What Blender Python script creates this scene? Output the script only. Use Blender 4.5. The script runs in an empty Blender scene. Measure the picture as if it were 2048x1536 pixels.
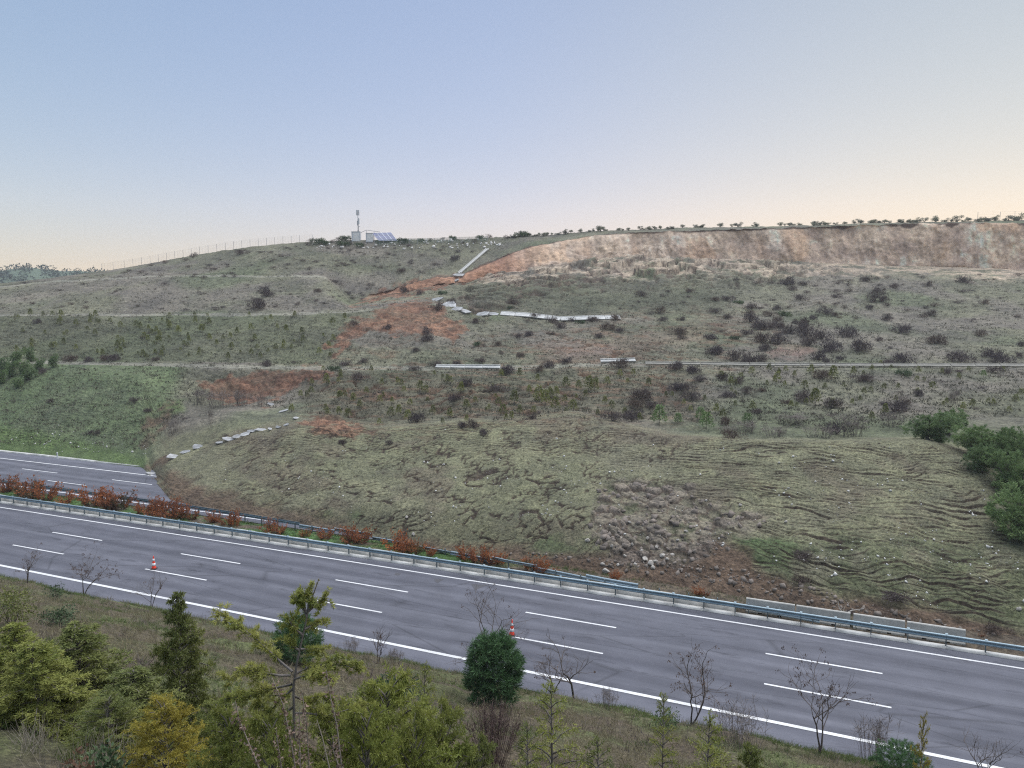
import bpy, math, random
import numpy as np
from mathutils import Vector, Matrix

random.seed(7)
RNG = np.random.default_rng(11)

# ------------------------------------------------------------------ camera, sky, added sky fill lamp, exposure
FPX, PITCH, EYE = 1539.0, 0.1069, 20.256          # from the lane dashes (6 m painted, 9 m gap, 3.75 m lanes)
scene = bpy.context.scene
COL = scene.collection
cam_data = bpy.data.cameras.new("camera")
cam_data.sensor_width = 36.0
cam_data.lens = FPX / 2048.0 * 36.0
cam_data.clip_start, cam_data.clip_end = 0.1, 9000.0
cam = bpy.data.objects.new("camera", cam_data)
cam.location = (0, 0, EYE)
cam.rotation_euler = (math.pi / 2 - PITCH, 0, 0)
COL.objects.link(cam)
scene.camera = cam

SUN_AZ = 48.0          # degrees to the right of the view direction
SUN_EL = 9.0
world = bpy.data.worlds.new("World")
scene.world = world
world.use_nodes = True
wn = world.node_tree
bg = wn.nodes["Background"]
sky = wn.nodes.new("ShaderNodeTexSky")
sky.sky_type = 'NISHITA'
sky.sun_disc = False
sky.sun_elevation = math.radians(SUN_EL)
sky.sun_rotation = math.radians(SUN_AZ)
sky.altitude = 200
sky.air_density = 1.2
sky.dust_density = 0.0
sky.ozone_density = 3.0
gam = wn.nodes.new("ShaderNodeGamma")            # evens out the physical sky's range the way the phone's tone curve did
gam.inputs[1].default_value = 0.40
wn.links.new(sky.outputs[0], gam.inputs[0])
hsv = wn.nodes.new("ShaderNodeHueSaturation")
hsv.inputs["Saturation"].default_value = 1.5
tint = wn.nodes.new("ShaderNodeMix"); tint.data_type = 'RGBA'; tint.blend_type = 'MULTIPLY'; tint.inputs[0].default_value = 1.0
tint.inputs[7].default_value = (2.46, 1.97, 2.0, 1)
wn.links.new(gam.outputs[0], hsv.inputs["Color"]); wn.links.new(hsv.outputs[0], tint.inputs[6]); 
# warmer towards the sun, cooler away from it
tc = wn.nodes.new("ShaderNodeTexCoord"); dot = wn.nodes.new("ShaderNodeVectorMath"); dot.operation = 'DOT_PRODUCT'
dot.inputs[1].default_value = (math.sin(math.radians(SUN_AZ)) * math.cos(math.radians(SUN_EL)), math.cos(math.radians(SUN_AZ)) * math.cos(math.radians(SUN_EL)), math.sin(math.radians(SUN_EL)))
warm = wn.nodes.new("ShaderNodeValToRGB")
warm.color_ramp.interpolation = 'B_SPLINE'
_e = warm.color_ramp.elements; _e.new(0.5)
for _i, (_p, _c) in enumerate(((0.10, (.505, .550, .575)), (0.66, (.510, .492, .565)), (0.97, (.655, .550, .420)))):
    _e[_i].position = _p; _e[_i].color = (*_c, 1)
side = wn.nodes.new("ShaderNodeMix"); side.data_type = 'RGBA'; side.blend_type = 'MULTIPLY'; side.inputs[0].default_value = 1.0
wn.links.new(tc.outputs["Generated"], dot.inputs[0]); wn.links.new(dot.outputs["Value"], warm.inputs[0])
wn.links.new(tint.outputs[2], side.inputs[6]); wn.links.new(warm.outputs[0], side.inputs[7]); wn.links.new(side.outputs[2], bg.inputs[0])
bg.inputs[1].default_value = 0.121

sky_fill_data = bpy.data.lights.new("sky_fill", 'SUN')  # added wide fill standing in for sky light, well above the low sun
sky_fill_data.energy = 1.55
sky_fill_data.angle = math.radians(90)
sky_fill_data.color = (0.97, 0.975, 1.0)
sky_fill = bpy.data.objects.new("sky_fill", sky_fill_data)
COL.objects.link(sky_fill)
_el, _az = math.radians(68), math.radians(SUN_AZ)
sky_fill.rotation_euler = Vector((-math.sin(_az) * math.cos(_el), -math.cos(_az) * math.cos(_el), -math.sin(_el))).to_track_quat('-Z', 'Y').to_euler()

scene.view_settings.view_transform = 'Standard'
scene.view_settings.look = 'None'
scene.view_settings.gamma = 1.0
scene.view_settings.use_curve_mapping = False
scene.view_settings.exposure = 1.74
scene.cycles.use_denoising = False        # the fine ground texture matters more than the last grain
scene.cycles.filter_width = 1.15
scene.cycles.max_bounces = 6
scene.cycles.diffuse_bounces = 3
scene.cycles.transparent_max_bounces = 8

# ------------------------------------------------------------------ small helpers
def tag(o, label=None, cat=None, group=None, kind=None):
    if label: o["label"] = label
    if cat: o["category"] = cat
    if group: o["group"] = group
    if kind: o["kind"] = kind
    return o

def mesh_np(name, V, F, cols=None, smooth=False, mat_idx=None):
    """V (n,3), F (m,k) all the same k, cols (n,3) point colours."""
    V = np.asarray(V, np.float32); F = np.asarray(F, np.int32)
    me = bpy.data.meshes.new(name)
    k = F.shape[1]
    me.vertices.add(len(V)); me.vertices.foreach_set("co", V.ravel())
    me.loops.add(F.size); me.loops.foreach_set("vertex_index", F.ravel())
    me.polygons.add(len(F))
    me.polygons.foreach_set("loop_start", np.arange(0, F.size, k, dtype=np.int32))
    if mat_idx is not None: me.polygons.foreach_set("material_index", np.asarray(mat_idx, np.int32))
    me.update(calc_edges=True)
    if smooth: me.polygons.foreach_set("use_smooth", np.ones(len(F), bool))
    if cols is not None:
        a = me.color_attributes.new("Col", 'FLOAT_COLOR', 'POINT')
        c = np.ones((len(V), 4), np.float32); c[:, :3] = cols
        a.data.foreach_set("color", c.ravel())
    me.validate()
    return me

def link(name, me, mat=None, parent=None, loc=None):
    o = bpy.data.objects.new(name, me)
    COL.objects.link(o)
    if mat is not None and me is not None and len(me.materials) == 0:
        for m in (mat if isinstance(mat, (list, tuple)) else [mat]): me.materials.append(m)
    if parent is not None: o.parent = parent
    if loc is not None: o.location = loc
    return o

def empty(name, loc=(0, 0, 0), rz=0.0):
    o = bpy.data.objects.new(name, None)
    COL.objects.link(o)
    o.location = loc; o.rotation_euler = (0, 0, rz)
    o.empty_display_size = 0.2
    return o

def copy_tree(o, parent=None):
    c = o.copy(); COL.objects.link(c); c.parent = parent
    for ch in o.children: copy_tree(ch, c)
    return c

class MB:
    """collects simple solids into one mesh"""
    def __init__(s): s.v = []; s.f = []
    def add(s, vs, fs):
        b = len(s.v); s.v += [tuple(v) for v in vs]; s.f += [tuple(i + b for i in f) for f in fs]; return s
    def box(s, c, size, R=None, taper=1.0):
        hx, hy, hz = size[0] / 2, size[1] / 2, size[2] / 2
        vs = []
        for z in (-1, 1):
            t = 1.0 if z < 0 else taper
            for x, y in ((-1, -1), (1, -1), (1, 1), (-1, 1)):
                p = Vector((x * hx * t, y * hy * t, z * hz))
                if R is not None: p = R @ p
                vs.append(p + Vector(c))
        return s.add(vs, [(3, 2, 1, 0), (4, 5, 6, 7), (0, 1, 5, 4), (1, 2, 6, 5), (2, 3, 7, 6), (3, 0, 4, 7)])
    def tube(s, pts, rads, n=6):
        pts = [Vector(p) for p in pts]; b = len(s.v)
        up = Vector((0.31, 0.17, 0.93)).normalized()
        for i, p in enumerate(pts):
            d = (pts[min(i + 1, len(pts) - 1)] - pts[max(i - 1, 0)])
            d = d.normalized() if d.length > 1e-9 else Vector((0, 0, 1))
            a = d.cross(up)
            if a.length < 1e-3: a = d.cross(Vector((1, 0, 0)))
            a.normalize(); c = d.cross(a)
            for j in range(n):
                t = 2 * math.pi * j / n
                s.v.append(tuple(p + rads[i] * (math.cos(t) * a + math.sin(t) * c)))
        for i in range(len(pts) - 1):
            for j in range(n):
                k = (j + 1) % n
                s.f.append((b + i * n + j, b + i * n + k, b + (i + 1) * n + k, b + (i + 1) * n + j))
        s.f.append(tuple(b + j for j in reversed(range(n))))
        s.f.append(tuple(b + (len(pts) - 1) * n + j for j in range(n)))
        return s
    def lathe(s, prof, n=20, c=(0, 0, 0)):
        b = len(s.v)
        for r, z in prof:
            for j in range(n):
                t = 2 * math.pi * j / n
                s.v.append((c[0] + r * math.cos(t), c[1] + r * math.sin(t), c[2] + z))
        for i in range(len(prof) - 1):
            for j in range(n):
                k = (j + 1) % n
                s.f.append((b + i * n + j, b + i * n + k, b + (i + 1) * n + k, b + (i + 1) * n + j))
        s.f.append(tuple(b + j for j in reversed(range(n))))
        s.f.append(tuple(b + (len(prof) - 1) * n + j for j in range(n)))
        return s
    def mesh(s, name, smooth=False):
        me = bpy.data.meshes.new(name)
        me.from_pydata(s.v, [], s.f); me.validate()
        if smooth: me.polygons.foreach_set("use_smooth", np.ones(len(me.polygons), bool))
        return me
    def build(s, name, mat, parent=None, smooth=False, loc=None):
        return link(name, s.mesh(name, smooth), mat, parent, loc)

# ------------------------------------------------------------------ noise
def _hash(ix, iy, seed):
    h = (ix.astype(np.int64) * 374761393 + iy.astype(np.int64) * 668265263 + seed * 1274126177) & 0xFFFFFFFF
    h = ((h ^ (h >> 13)) * 1274126177) & 0xFFFFFFFF
    h = ((h ^ (h >> 16)) * 2246822519) & 0xFFFFFFFF
    return ((h ^ (h >> 15)) & 0xFFFFFF) / float(0xFFFFFF)
def vnoise(x, y, seed=0):
    x = np.asarray(x, float); y = np.asarray(y, float)
    ix = np.floor(x); iy = np.floor(y); fx = x - ix; fy = y - iy
    fx = fx * fx * (3 - 2 * fx); fy = fy * fy * (3 - 2 * fy)
    a = _hash(ix, iy, seed); b = _hash(ix + 1, iy, seed); c = _hash(ix, iy + 1, seed); d = _hash(ix + 1, iy + 1, seed)
    return (a * (1 - fx) + b * fx) * (1 - fy) + (c * (1 - fx) + d * fx) * fy
def fbm(x, y, seed=0, octv=4, gain=0.5):
    s = 0; a = 1.0; t = 0
    for i in range(octv):
        s = s + a * vnoise(np.asarray(x) * 2 ** i + 17.3 * i, np.asarray(y) * 2 ** i - 9.1 * i, seed + i); t += a; a *= gain
    return s / t           # 0..1
def worley(x, y, seed=0):
    ix = np.floor(x); iy = np.floor(y)
    f1 = np.full(np.shape(x), 9.0); f2 = f1.copy(); cid = np.zeros(np.shape(x))
    for dx in (-1, 0, 1):
        for dy in (-1, 0, 1):
            cx = ix + dx; cy = iy + dy
            px = cx + _hash(cx, cy, seed); py = cy + _hash(cx, cy, seed + 77)
            d = np.hypot(px - x, py - y)
            m = d < f1
            f2 = np.where(m, f1, np.minimum(f2, d)); cid = np.where(m, _hash(cx, cy, seed + 5), cid); f1 = np.where(m, d, f1)
    return f1, f2, cid
def sstep(a, b, x):
    t = np.clip((np.asarray(x, float) - a) / (b - a), 0, 1); return t * t * (3 - 2 * t)
def mixc(a, b, t):
    return a + (np.asarray(b) - a) * np.asarray(t)[..., None]

# ------------------------------------------------------------------ photo pixel <-> place
CP, SP = math.cos(PITCH), math.sin(PITCH)
def ray(px, py):
    X = (np.asarray(px, float) - 1024) / FPX; Y = (768 - np.asarray(py, float)) / FPX
    return X, CP + Y * SP, -SP + Y * CP
def at_y(px, py, y):
    """the point a pixel sees at distance y along the view"""
    dx, dy, dz = ray(px, py); t = y / dy
    return dx * t, dy * t, EYE + dz * t
def at_z(px, py, z=0.0):
    dx, dy, dz = ray(px, py); t = (z - EYE) / dz
    return dx * t, dy * t, EYE + dz * t
def project(x, y, z):
    Z = y * CP - (z - EYE) * SP; Y = y * SP + (z - EYE) * CP
    return 1024 + FPX * x / Z, 768 - FPX * Y / Z

# ------------------------------------------------------------------ road frame (very slight curve), d = metres across from the near dashed line
TH, KAPPA, Y0 = 2.7359, 0.0002, 44.8621
def road_xy(s, d):
    h = TH + KAPPA * np.asarray(s, float)
    x = (np.sin(h) - np.sin(TH)) / KAPPA; y = Y0 - (np.cos(h) - np.cos(TH)) / KAPPA
    return x + np.sin(h) * d, y - np.cos(h) * d
def road_sd(x, y):
    cx, cy = -np.sin(TH) / KAPPA, Y0 + np.cos(TH) / KAPPA
    vx, vy = x - cx, y - cy
    h = np.mod(np.arctan2(vx, -vy), 2 * np.pi)
    return (h - TH) / KAPPA, np.hypot(vx, vy) - 1 / KAPPA
def road_dir(s):
    h = TH + KAPPA * s; return Vector((math.cos(h), math.sin(h), 0))

# ------------------------------------------------------------------ materials
def new_mat(name):
    m = bpy.data.materials.new(name); m.use_nodes = True
    n = m.node_tree; b = n.nodes["Principled BSDF"]
    return m, n, b
def N(n, t, **kw):
    nd = n.nodes.new(t)
    for k, v in kw.items(): setattr(nd, k, v)
    return nd
def noise_node(n, scale, detail=4, rough=0.6, vec=None):
    t = N(n, "ShaderNodeTexNoise"); t.inputs["Scale"].default_value = scale
    t.inputs["Detail"].default_value = detail; t.inputs["Roughness"].default_value = rough
    if vec is not None: n.links.new(vec, t.inputs["Vector"])
    return t
def ramp(n, fac, stops):
    r = N(n, "ShaderNodeValToRGB"); e = r.color_ramp.elements
    while len(e) < len(stops): e.new(0.5)
    for i, (p, c) in enumerate(stops):
        e[i].position = p; e[i].color = (*c, 1) if len(c) == 3 else c
    n.links.new(fac, r.inputs[0]); return r
def mul_col(n, a, b, fac=1.0, mode='MULTIPLY'):
    m = N(n, "ShaderNodeMix", data_type='RGBA', blend_type=mode); m.inputs[0].default_value = fac
    n.links.new(a, m.inputs[6]); n.links.new(b, m.inputs[7]); return m.outputs[2]
def bump(n, b, h, strength, dist):
    k = N(n, "ShaderNodeBump"); k.inputs["Strength"].default_value = strength; k.inputs["Distance"].default_value = dist
    n.links.new(h, k.inputs["Height"]); n.links.new(k.outputs[0], b.inputs["Normal"])
def geo_pos(n): return N(n, "ShaderNodeNewGeometry").outputs["Position"]

def mat_ground(name, s1, s2, bs, bd, con=1.0):
    """colour of the ground comes with the mesh (soil, turf, rock); the nodes add grain and relief"""
    m, n, b = new_mat(name)
    a = N(n, "ShaderNodeVertexColor"); a.layer_name = "Col"
    p = geo_pos(n)
    t1 = noise_node(n, s1, 6, 0.78, p); t2 = noise_node(n, s2, 3, 0.6, p)
    r1 = ramp(n, t1.outputs[0], [(0.34, (1 - .7 * con,) * 3), (0.5, (1 - .08 * con,) * 3), (0.66, (1 + .75 * con, 1 + .72 * con, 1 + .6 * con))])
    r2 = ramp(n, t2.outputs[0], [(0.3, (0.75, 0.75, 0.78)), (0.72, (1.25, 1.24, 1.18))])
    c = mul_col(n, mul_col(n, a.outputs[0], r1.outputs[0]), r2.outputs[0])
    n.links.new(c, b.inputs["Base Color"])
    b.inputs["Roughness"].default_value = 0.95; b.inputs["Specular IOR Level"].default_value = 0.15
    bump(n, b, t1.outputs[0], bs, bd)
    return m
def mat_plain(name, col, rough=0.8, var=0.25, scale=3.0, bstr=0.0, metal=0.0, spec=0.3, col2=None, obj_var=0.0):
    m, n, b = new_mat(name)
    p = N(n, "ShaderNodeTexCoord").outputs["Object"]
    t = noise_node(n, scale, 5, 0.65, p)
    c2 = col2 if col2 is not None else tuple(min(1, c * (1 + var)) for c in col)
    c1 = tuple(c * (1 - var) for c in col)
    r = ramp(n, t.outputs[0], [(0.32, c1), (0.68, c2)])
    out = r.outputs[0]
    if obj_var:
        oi = N(n, "ShaderNodeObjectInfo")
        rr = ramp(n, oi.outputs["Random"], [(0.0, (1 - obj_var,) * 3), (1.0, (1 + obj_var,) * 3)])
        out = mul_col(n, out, rr.outputs[0])
    n.links.new(out, b.inputs["Base Color"])
    b.inputs["Roughness"].default_value = rough; b.inputs["Metallic"].default_value = metal
    b.inputs["Specular IOR Level"].default_value = spec
    if bstr: bump(n, b, t.outputs[0], bstr, 0.02)
    return m
def mat_leaf(name, c1, c2, scale=1.5, transl=0.25, obj_var=0.2, rough=0.7):
    """foliage: two tones in clumps, another tone per plant, some light through the leaf"""
    m, n, b = new_mat(name)
    p = N(n, "ShaderNodeTexCoord").outputs["Object"]
    t = noise_node(n, scale, 4, 0.7, p)
    r = ramp(n, t.outputs[0], [(0.36, c1), (0.64, c2)])
    oi = N(n, "ShaderNodeObjectInfo")
    rr = ramp(n, oi.outputs["Random"], [(0.0, (1 - obj_var, 1 - obj_var, 1 - obj_var * 0.6)), (1.0, (1 + obj_var, 1 + obj_var * 0.9, 1 + obj_var * 0.5))])
    c = mul_col(n, r.outputs[0], rr.outputs[0])
    n.links.new(c, b.inputs["Base Color"]); b.inputs["Roughness"].default_value = rough
    b.inputs["Specular IOR Level"].default_value = 0.2
    tr = N(n, "ShaderNodeBsdfTranslucent"); n.links.new(c, tr.inputs[0])
    mx = N(n, "ShaderNodeMixShader"); mx.inputs[0].default_value = transl
    n.links.new(b.outputs[0], mx.inputs[1]); n.links.new(tr.outputs[0], mx.inputs[2])
    n.links.new(mx.outputs[0], n.nodes["Material Output"].inputs[0])
    return m
M = {}
M['hill'] = mat_ground("hillside_ground", 2.0, 0.12, 1.0, 0.3, .62)
M['slide'] = mat_ground("slid_turf", 4.5, 0.35, 1.0, 0.10, .85)
M['cliff'] = mat_ground("cut_face", 1.4, 0.2, 0.8, 0.3, .4)
M['fore'] = mat_ground("foreground_slope", 9.0, 0.9, 1.0, 0.06)

# ------------------------------------------------------------------ the opposite hill: profiles from the toe of the slide up to the plateau
PXC = np.concatenate([np.arange(-500, -12, 14.0), np.arange(-12, 2060, 2.35), np.arange(2062, 2560, 14.0)])
NC = len(PXC)
def blur(a, n):
    if n < 1: return a
    k = np.hanning(2 * n + 3)[1:-1]; k /= k.sum()
    return np.convolve(np.pad(a, n, mode='edge'), k, mode='valid')
def keyline(ctrl, sm=6):
    P, Yc, Zc = [], [], []
    for c in ctrl:
        if len(c) == 2: x, y, z = at_z(c[0], c[1], 0.0)
        elif c[1] is None: y, z = c[2], c[3]
        else: x, y, z = at_y(*c)
        P.append(c[0]); Yc.append(float(y)); Zc.append(float(z))
    return blur(np.interp(PXC, P, Yc), sm), blur(np.interp(PXC, P, Zc), sm)
K = {}
K[0] = keyline([(-500, None, 131, 0), (0, 897), (100, 912), (200, 925), (285, 935), (302, 955), (340, 1000), (430, 1024), (560, 1042), (700, 1068), (800, 1086), (1000, 1120), (1150, 1143), (1300, 1170), (1500, 1205), (1750, 1245), (2048, 1290), (2560, 1375)], 3)
K[1] = keyline([(-500, None, 139, 3), (0, None, 111, 2.7), (285, None, 98, 2.3), (302, 940, 92), (340, 975, 80.5), (430, 985, 76.5), (560, 1000, 73.3), (700, 1010, 69.5), (800, 1015, 67.5), (1000, 1030, 64), (1300, 1060, 58.3), (1500, 1090, 55), (1750, 1120, 51.8), (2048, 1165, 49), (2560, None, 43, 2)], 3)
K[2] = keyline([(-500, None, 147, 6), (0, None, 116.5, 5.2), (285, None, 104, 5), (310, 905, 95), (450, 882, 90), (600, 856, 88), (760, 862, 86), (900, 848, 85), (1150, 838, 84), (1250, 858, 80), (1330, 872, 76), (1500, 882, 71), (1650, 881, 69), (1850, 880, 68), (1950, 925, 64), (2048, 985, 60), (2560, None, 52, 5)])
K[3] = keyline([(-500, None, 155, 8.5), (0, None, 121.5, 7.5), (285, None, 110, 7.6), (312, None, 101, 3.4), (450, 830, 98), (600, 840, 94), (760, 850, 93), (900, 838, 93), (1150, None, 93, 6.9), (1330, None, 84, 6.2), (1500, None, 79, 6.1), (1650, None, 77, 6.4), (1850, None, 76, 7.0), (2048, 900, 72), (2560, None, 64, 6.5)])
K[4] = keyline([(-500, None, 157, 9.7), (0, None, 125, 9), (285, None, 113.5, 9), (390, 785, 112), (450, 803, 111.5), (560, 795, 111), (650, 762, 111), (700, None, 107, 8.9), (1000, None, 104, 9), (1500, None, 100, 9), (2048, None, 96, 9.5), (2560, None, 92, 9.8)], 4)
K[5] = keyline([(-500, None, 158.5, 10.5), (0, 727, 127.5), (400, 735, 117), (650, 742, 115), (870, 742, 113), (1000, 741, 112), (1220, 733, 111), (1500, 735, 110), (2048, 738, 107), (2560, None, 104, 11)])
K[6] = (K[5][0] + 3.4, K[5][1] + 0.12)
K[7] = keyline([(-500, None, 185, 17), (0, 632, 150), (400, 632, 146), (700, 628, 142), (860, 606, 149), (1000, 632, 145), (1240, 640, 143), (1400, 630, 146), (1700, 640, 146), (2048, 640, 144), (2560, None, 142, 17)])
K[8] = (K[7][0] + np.where(PXC < 760, 3.0, 1.6), K[7][1] + 0.15)
K[9] = keyline([(-500, None, 205, 22.5), (0, 573, 180), (150, 562, 178), (300, 553, 176), (650, 553, 172), (700, 610, 160), (780, 598, 165), (900, 585, 168), (1000, 560, 172), (1100, 548, 176), (1250, 540, 178), (1400, 545, 178), (1700, 550, 178), (2048, 560, 176), (2560, None, 174, 25)])
K[10] = keyline([(-500, None, 208, 22.7), (0, 572, 183), (150, 560.5, 181), (300, 551, 179), (650, 551.5, 175), (700, 607, 162), (780, 592, 169.5), (860, 577, 172), (930, 572, 173), (1000, 552, 178), (1100, 530, 181), (1200, 508, 184), (1330, 501, 185), (1420, 508, 186), (1520, 525, 187), (1700, 532, 188), (2048, 542, 188), (2560, None, 187, 28)])
K[11] = keyline([(-500, None, 209, 23), (0, 571, 184.5), (150, 559, 182.5), (300, 548, 180.5), (650, 548, 176.5), (700, 606, 163), (780, 589, 172), (860, 572, 175), (930, 566, 176), (1000, 545, 182), (1100, 533, 186), (1200, None, 190, 27.5), (1330, None, 192, 28.5), (1420, None, 192.5, 29), (1520, 522, 193), (1700, 530, 194), (1850, 533, 194), (2048, 540, 193), (2560, None, 192, 29)], 4)
K[12] = keyline([(-500, None, 210, 23.4), (0, 569.5, 186), (150, 556, 184), (300, 545, 182), (650, 545, 178), (700, 604, 164.5), (780, 581, 174), (860, 556, 178), (925, 551, 179), (980, 525, 187), (1050, 495, 192), (1130, 480, 195), (1200, 468, 196), (1350, 462, 196.5), (1500, 458, 196.5), (1700, 452, 197), (1850, 447, 196.5), (2048, 446, 195.5), (2560, None, 194, 40)], 3)
K[13] = keyline([(-500, None, 225, 24), (0, 566, 195), (100, 556, 196), (200, 543, 198), (300, 527, 200), (400, 508, 201), (500, 493, 202), (600, 484, 203), (700, 481, 204), (950, 479, 205), (1000, 475, 205), (1100, 470, 205), (1200, 462, 205), (1350, 457, 206), (1500, 454, 206), (1700, 448, 206), (2048, 440, 206), (2560, None, 206, 42)])
K[14] = (np.full(NC, 300.0), K[13][1] + np.interp(PXC, [-500, 900, 1200, 2560], [-6, -3, -0.5, 0]))
K[15] = (np.full(NC, 430.0), K[13][1] + np.interp(PXC, [-500, 900, 1200, 2560], [-16, -9, -2, -1]))
ROWS = [180, 230, 36, 40, 30, 5, 84, 5, 66, 12, 12, 56, 26, 8, 4]
gy, gz, seg = [], [], []
for i, nrow in enumerate(ROWS):
    t = np.arange(nrow) / nrow
    for tt in t:
        gy.append(K[i][0] * (1 - tt) + K[i + 1][0] * tt); gz.append(K[i][1] * (1 - tt) + K[i + 1][1] * tt); seg.append(i + tt)
gy.append(K[15][0]); gz.append(K[15][1]); seg.append(15.0)
gy = np.array(gy); gz = np.array(gz); seg = np.array(seg)
# round the hump and the breaks of slope, keep benches and the cut face crisp
wgt = np.clip(np.interp(seg, [0, 0.05, 3.0, 3.8, 4.2, 4.95, 5, 6, 6.1, 6.9, 7, 8, 8.1, 8.9, 10.9, 11, 12, 12.1, 12.5, 12.9, 13, 13.2, 14, 15], [0.2, 1, 1, 1, .3, .2, .1, .1, .6, .6, .1, .1, .6, .6, .3, 0, 0, .1, .5, .02, 0, .02, .3, .3]), 0, 1)[:, None]
for _ in range(90):
    for a in (gy, gz):
        a[1:-1] += wgt[1:-1] * 0.5 * (0.5 * (a[:-2] + a[2:]) - a[1:-1])
Xn = ((PXC - 1024) / FPX)[None, :]
def px_x(y, z): return Xn * (y * CP - (z - EYE) * SP)
gx = px_x(gy, gz)
SEG = np.repeat(seg[:, None], NC, 1); PXG = np.repeat(PXC[None, :], len(seg), 0)
PYG = project(gx, gy, gz)[1]
vdist = np.zeros_like(gy); vdist[1:] = np.cumsum(np.hypot(np.diff(gy, axis=0), np.diff(gz, axis=0)), 0)

def poly_mask(poly, soft=14, wob=16, sc=0.035, seed=3):
    """soft mask of an outline read off the photograph, with a ragged edge; evaluated on the hill's own vertices"""
    P = np.array(poly, float); out = np.zeros_like(PXG)
    x0, x1, y0, y1 = P[:, 0].min() - 50, P[:, 0].max() + 50, P[:, 1].min() - 50, P[:, 1].max() + 50
    rr = np.where(((PYG > y0) & (PYG < y1)).any(1))[0]; cc = np.where((PXC > x0) & (PXC < x1))[0]
    if len(rr) == 0 or len(cc) == 0: return out
    sl = (slice(rr[0], rr[-1] + 1), slice(cc[0], cc[-1] + 1))
    px = PXG[sl]; py = PYG[sl]
    nx, ny = gx[sl], gy[sl]
    px = px + wob * (fbm(nx * 0.45, ny * 0.45, seed, 4, .6) - 0.5) * 2; py = py + wob * 0.6 * (fbm(nx * 0.45 + 40, ny * 0.45, seed + 9, 4, .6) - 0.5) * 2
    ins = np.zeros(px.shape, bool); dist = np.full(px.shape, 1e9)
    for i in range(len(P)):
        a, b = P[i], P[(i + 1) % len(P)]
        c = ((a[1] > py) != (b[1] > py)) & (px < (b[0] - a[0]) * (py - a[1]) / (b[1] - a[1] + 1e-12) + a[0]); ins ^= c
        e = b - a; t = np.clip(((px - a[0]) * e[0] + (py - a[1]) * e[1]) / (e @ e + 1e-9), 0, 1)
        dist = np.minimum(dist, np.hypot(px - a[0] - t * e[0], py - a[1] - t * e[1]))
    out[sl] = np.clip(0.5 + np.where(ins, dist, -dist) / soft, 0, 1)
    return out
def line_mask(pts, w):
    P = np.array(pts, float); y = np.interp(PXC, P[:, 0], P[:, 1], left=-999, right=-999)
    return np.clip(1.5 - np.abs(PYG - y[None, :]) / w, 0, 1)

# masks
m_bulge = sstep(0.0, 0.15, SEG) * (1 - sstep(2.3, 3.0, SEG)) * sstep(296, 330, PXG)
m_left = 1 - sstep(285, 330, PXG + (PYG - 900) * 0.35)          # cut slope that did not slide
red = np.zeros_like(gx)
for pl, sd in (([(725, 640), (790, 610), (850, 600), (880, 618), (932, 655), (915, 682), (860, 665), (790, 668), (735, 662), (695, 690), (680, 722), (660, 700), (690, 655)], 21),
               ([(392, 776), (430, 766), (500, 750), (560, 743), (640, 736), (658, 746), (600, 778), (560, 792), (520, 810), (470, 806), (420, 796)], 22),
               ([(690, 612), (760, 592), (790, 576), (850, 553), (925, 551), (990, 535), (1012, 548), (935, 566), (880, 576), (800, 592), (740, 607)], 23),
               ([(600, 846), (640, 838), (700, 842), (726, 856), (700, 870), (630, 864)], 24)):
    red = np.maximum(red, poly_mask(pl, 7, 30, seed=sd))
pink = np.maximum(poly_mask([(1545, 690), (1630, 698), (1605, 716), (1535, 716)], 12, 22, seed=31), poly_mask([(1080, 690), (1300, 660), (1420, 640), (1500, 640), (1380, 690), (1200, 735), (1050, 740)], 25, 40, seed=32) * 0.55)
rubble = poly_mask([(1195, 968), (1250, 955), (1330, 975), (1410, 1005), (1540, 1040), (1500, 1060), (1440, 1070), (1410, 1100), (1360, 1120), (1290, 1128), (1205, 1110), (1175, 1060), (1190, 1010)], 18, 40, seed=33)
toe_soil = poly_mask([(315, 950), (345, 945), (420, 980), (560, 1012), (640, 1032), (760, 1072), (900, 1088), (1000, 1085), (1150, 1105), (1290, 1108), (1440, 1082), (1500, 1095), (1530, 1150), (1640, 1190), (1760, 1200), (1870, 1225), (2048, 1262), (2300, 1330), (2300, 1400), (1500, 1240), (900, 1130), (500, 1060), (320, 1010)], 24, 40, seed=34)
toe_soil *= np.interp(PXG, [300, 420, 700, 950, 1050, 2000], [0.9, 0.9, 0.7, 0.7, 1, 1])
lush = np.zeros_like(gx)
for pl, sd, st in (([(-400, 900), (-200, 830), (0, 850), (180, 885), (290, 915), (290, 945), (-20, 915), (-400, 960)], 41, 1.0), ([(610, 1025), (720, 1018), (725, 1038), (640, 1044)], 42, .8), ([(1055, 1075), (1130, 1068), (1205, 1092), (1190, 1118), (1090, 1108)], 43, .85),
                   ([(1462, 1080), (1560, 1075), (1640, 1105), (1650, 1140), (1560, 1150), (1480, 1125)], 44, .9), ([(315, 815), (365, 800), (370, 822), (320, 830)], 45, 1.), ([(1940, 1245), (2048, 1225), (2100, 1290), (2000, 1275)], 46, .7), ([(940, 622), (1010, 632), (990, 640), (930, 632)], 47, .6)):
    lush = np.maximum(lush, st * poly_mask(pl, 16, 18, seed=sd))
beige = np.zeros_like(gx)
for pl, sd, st in (([(960, 552), (1040, 535), (1150, 520), (1260, 505), (1350, 497), (1440, 505), (1560, 525), (1640, 538), (1560, 552), (1400, 548), (1250, 552), (1120, 548), (1000, 565)], 51, 1.), ([(955, 562), (1040, 520), (1100, 512), (1200, 500), (1310, 496), (1310, 532), (1150, 550), (1020, 568)], 53, 1.), ([(1560, 545), (1700, 548), (1850, 545), (2048, 562), (2300, 575), (2300, 548), (2048, 525), (1880, 518), (1700, 518)], 52, 1.)):
    beige = np.maximum(beige, st * poly_mask(pl, 14, 30, seed=sd))
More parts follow.
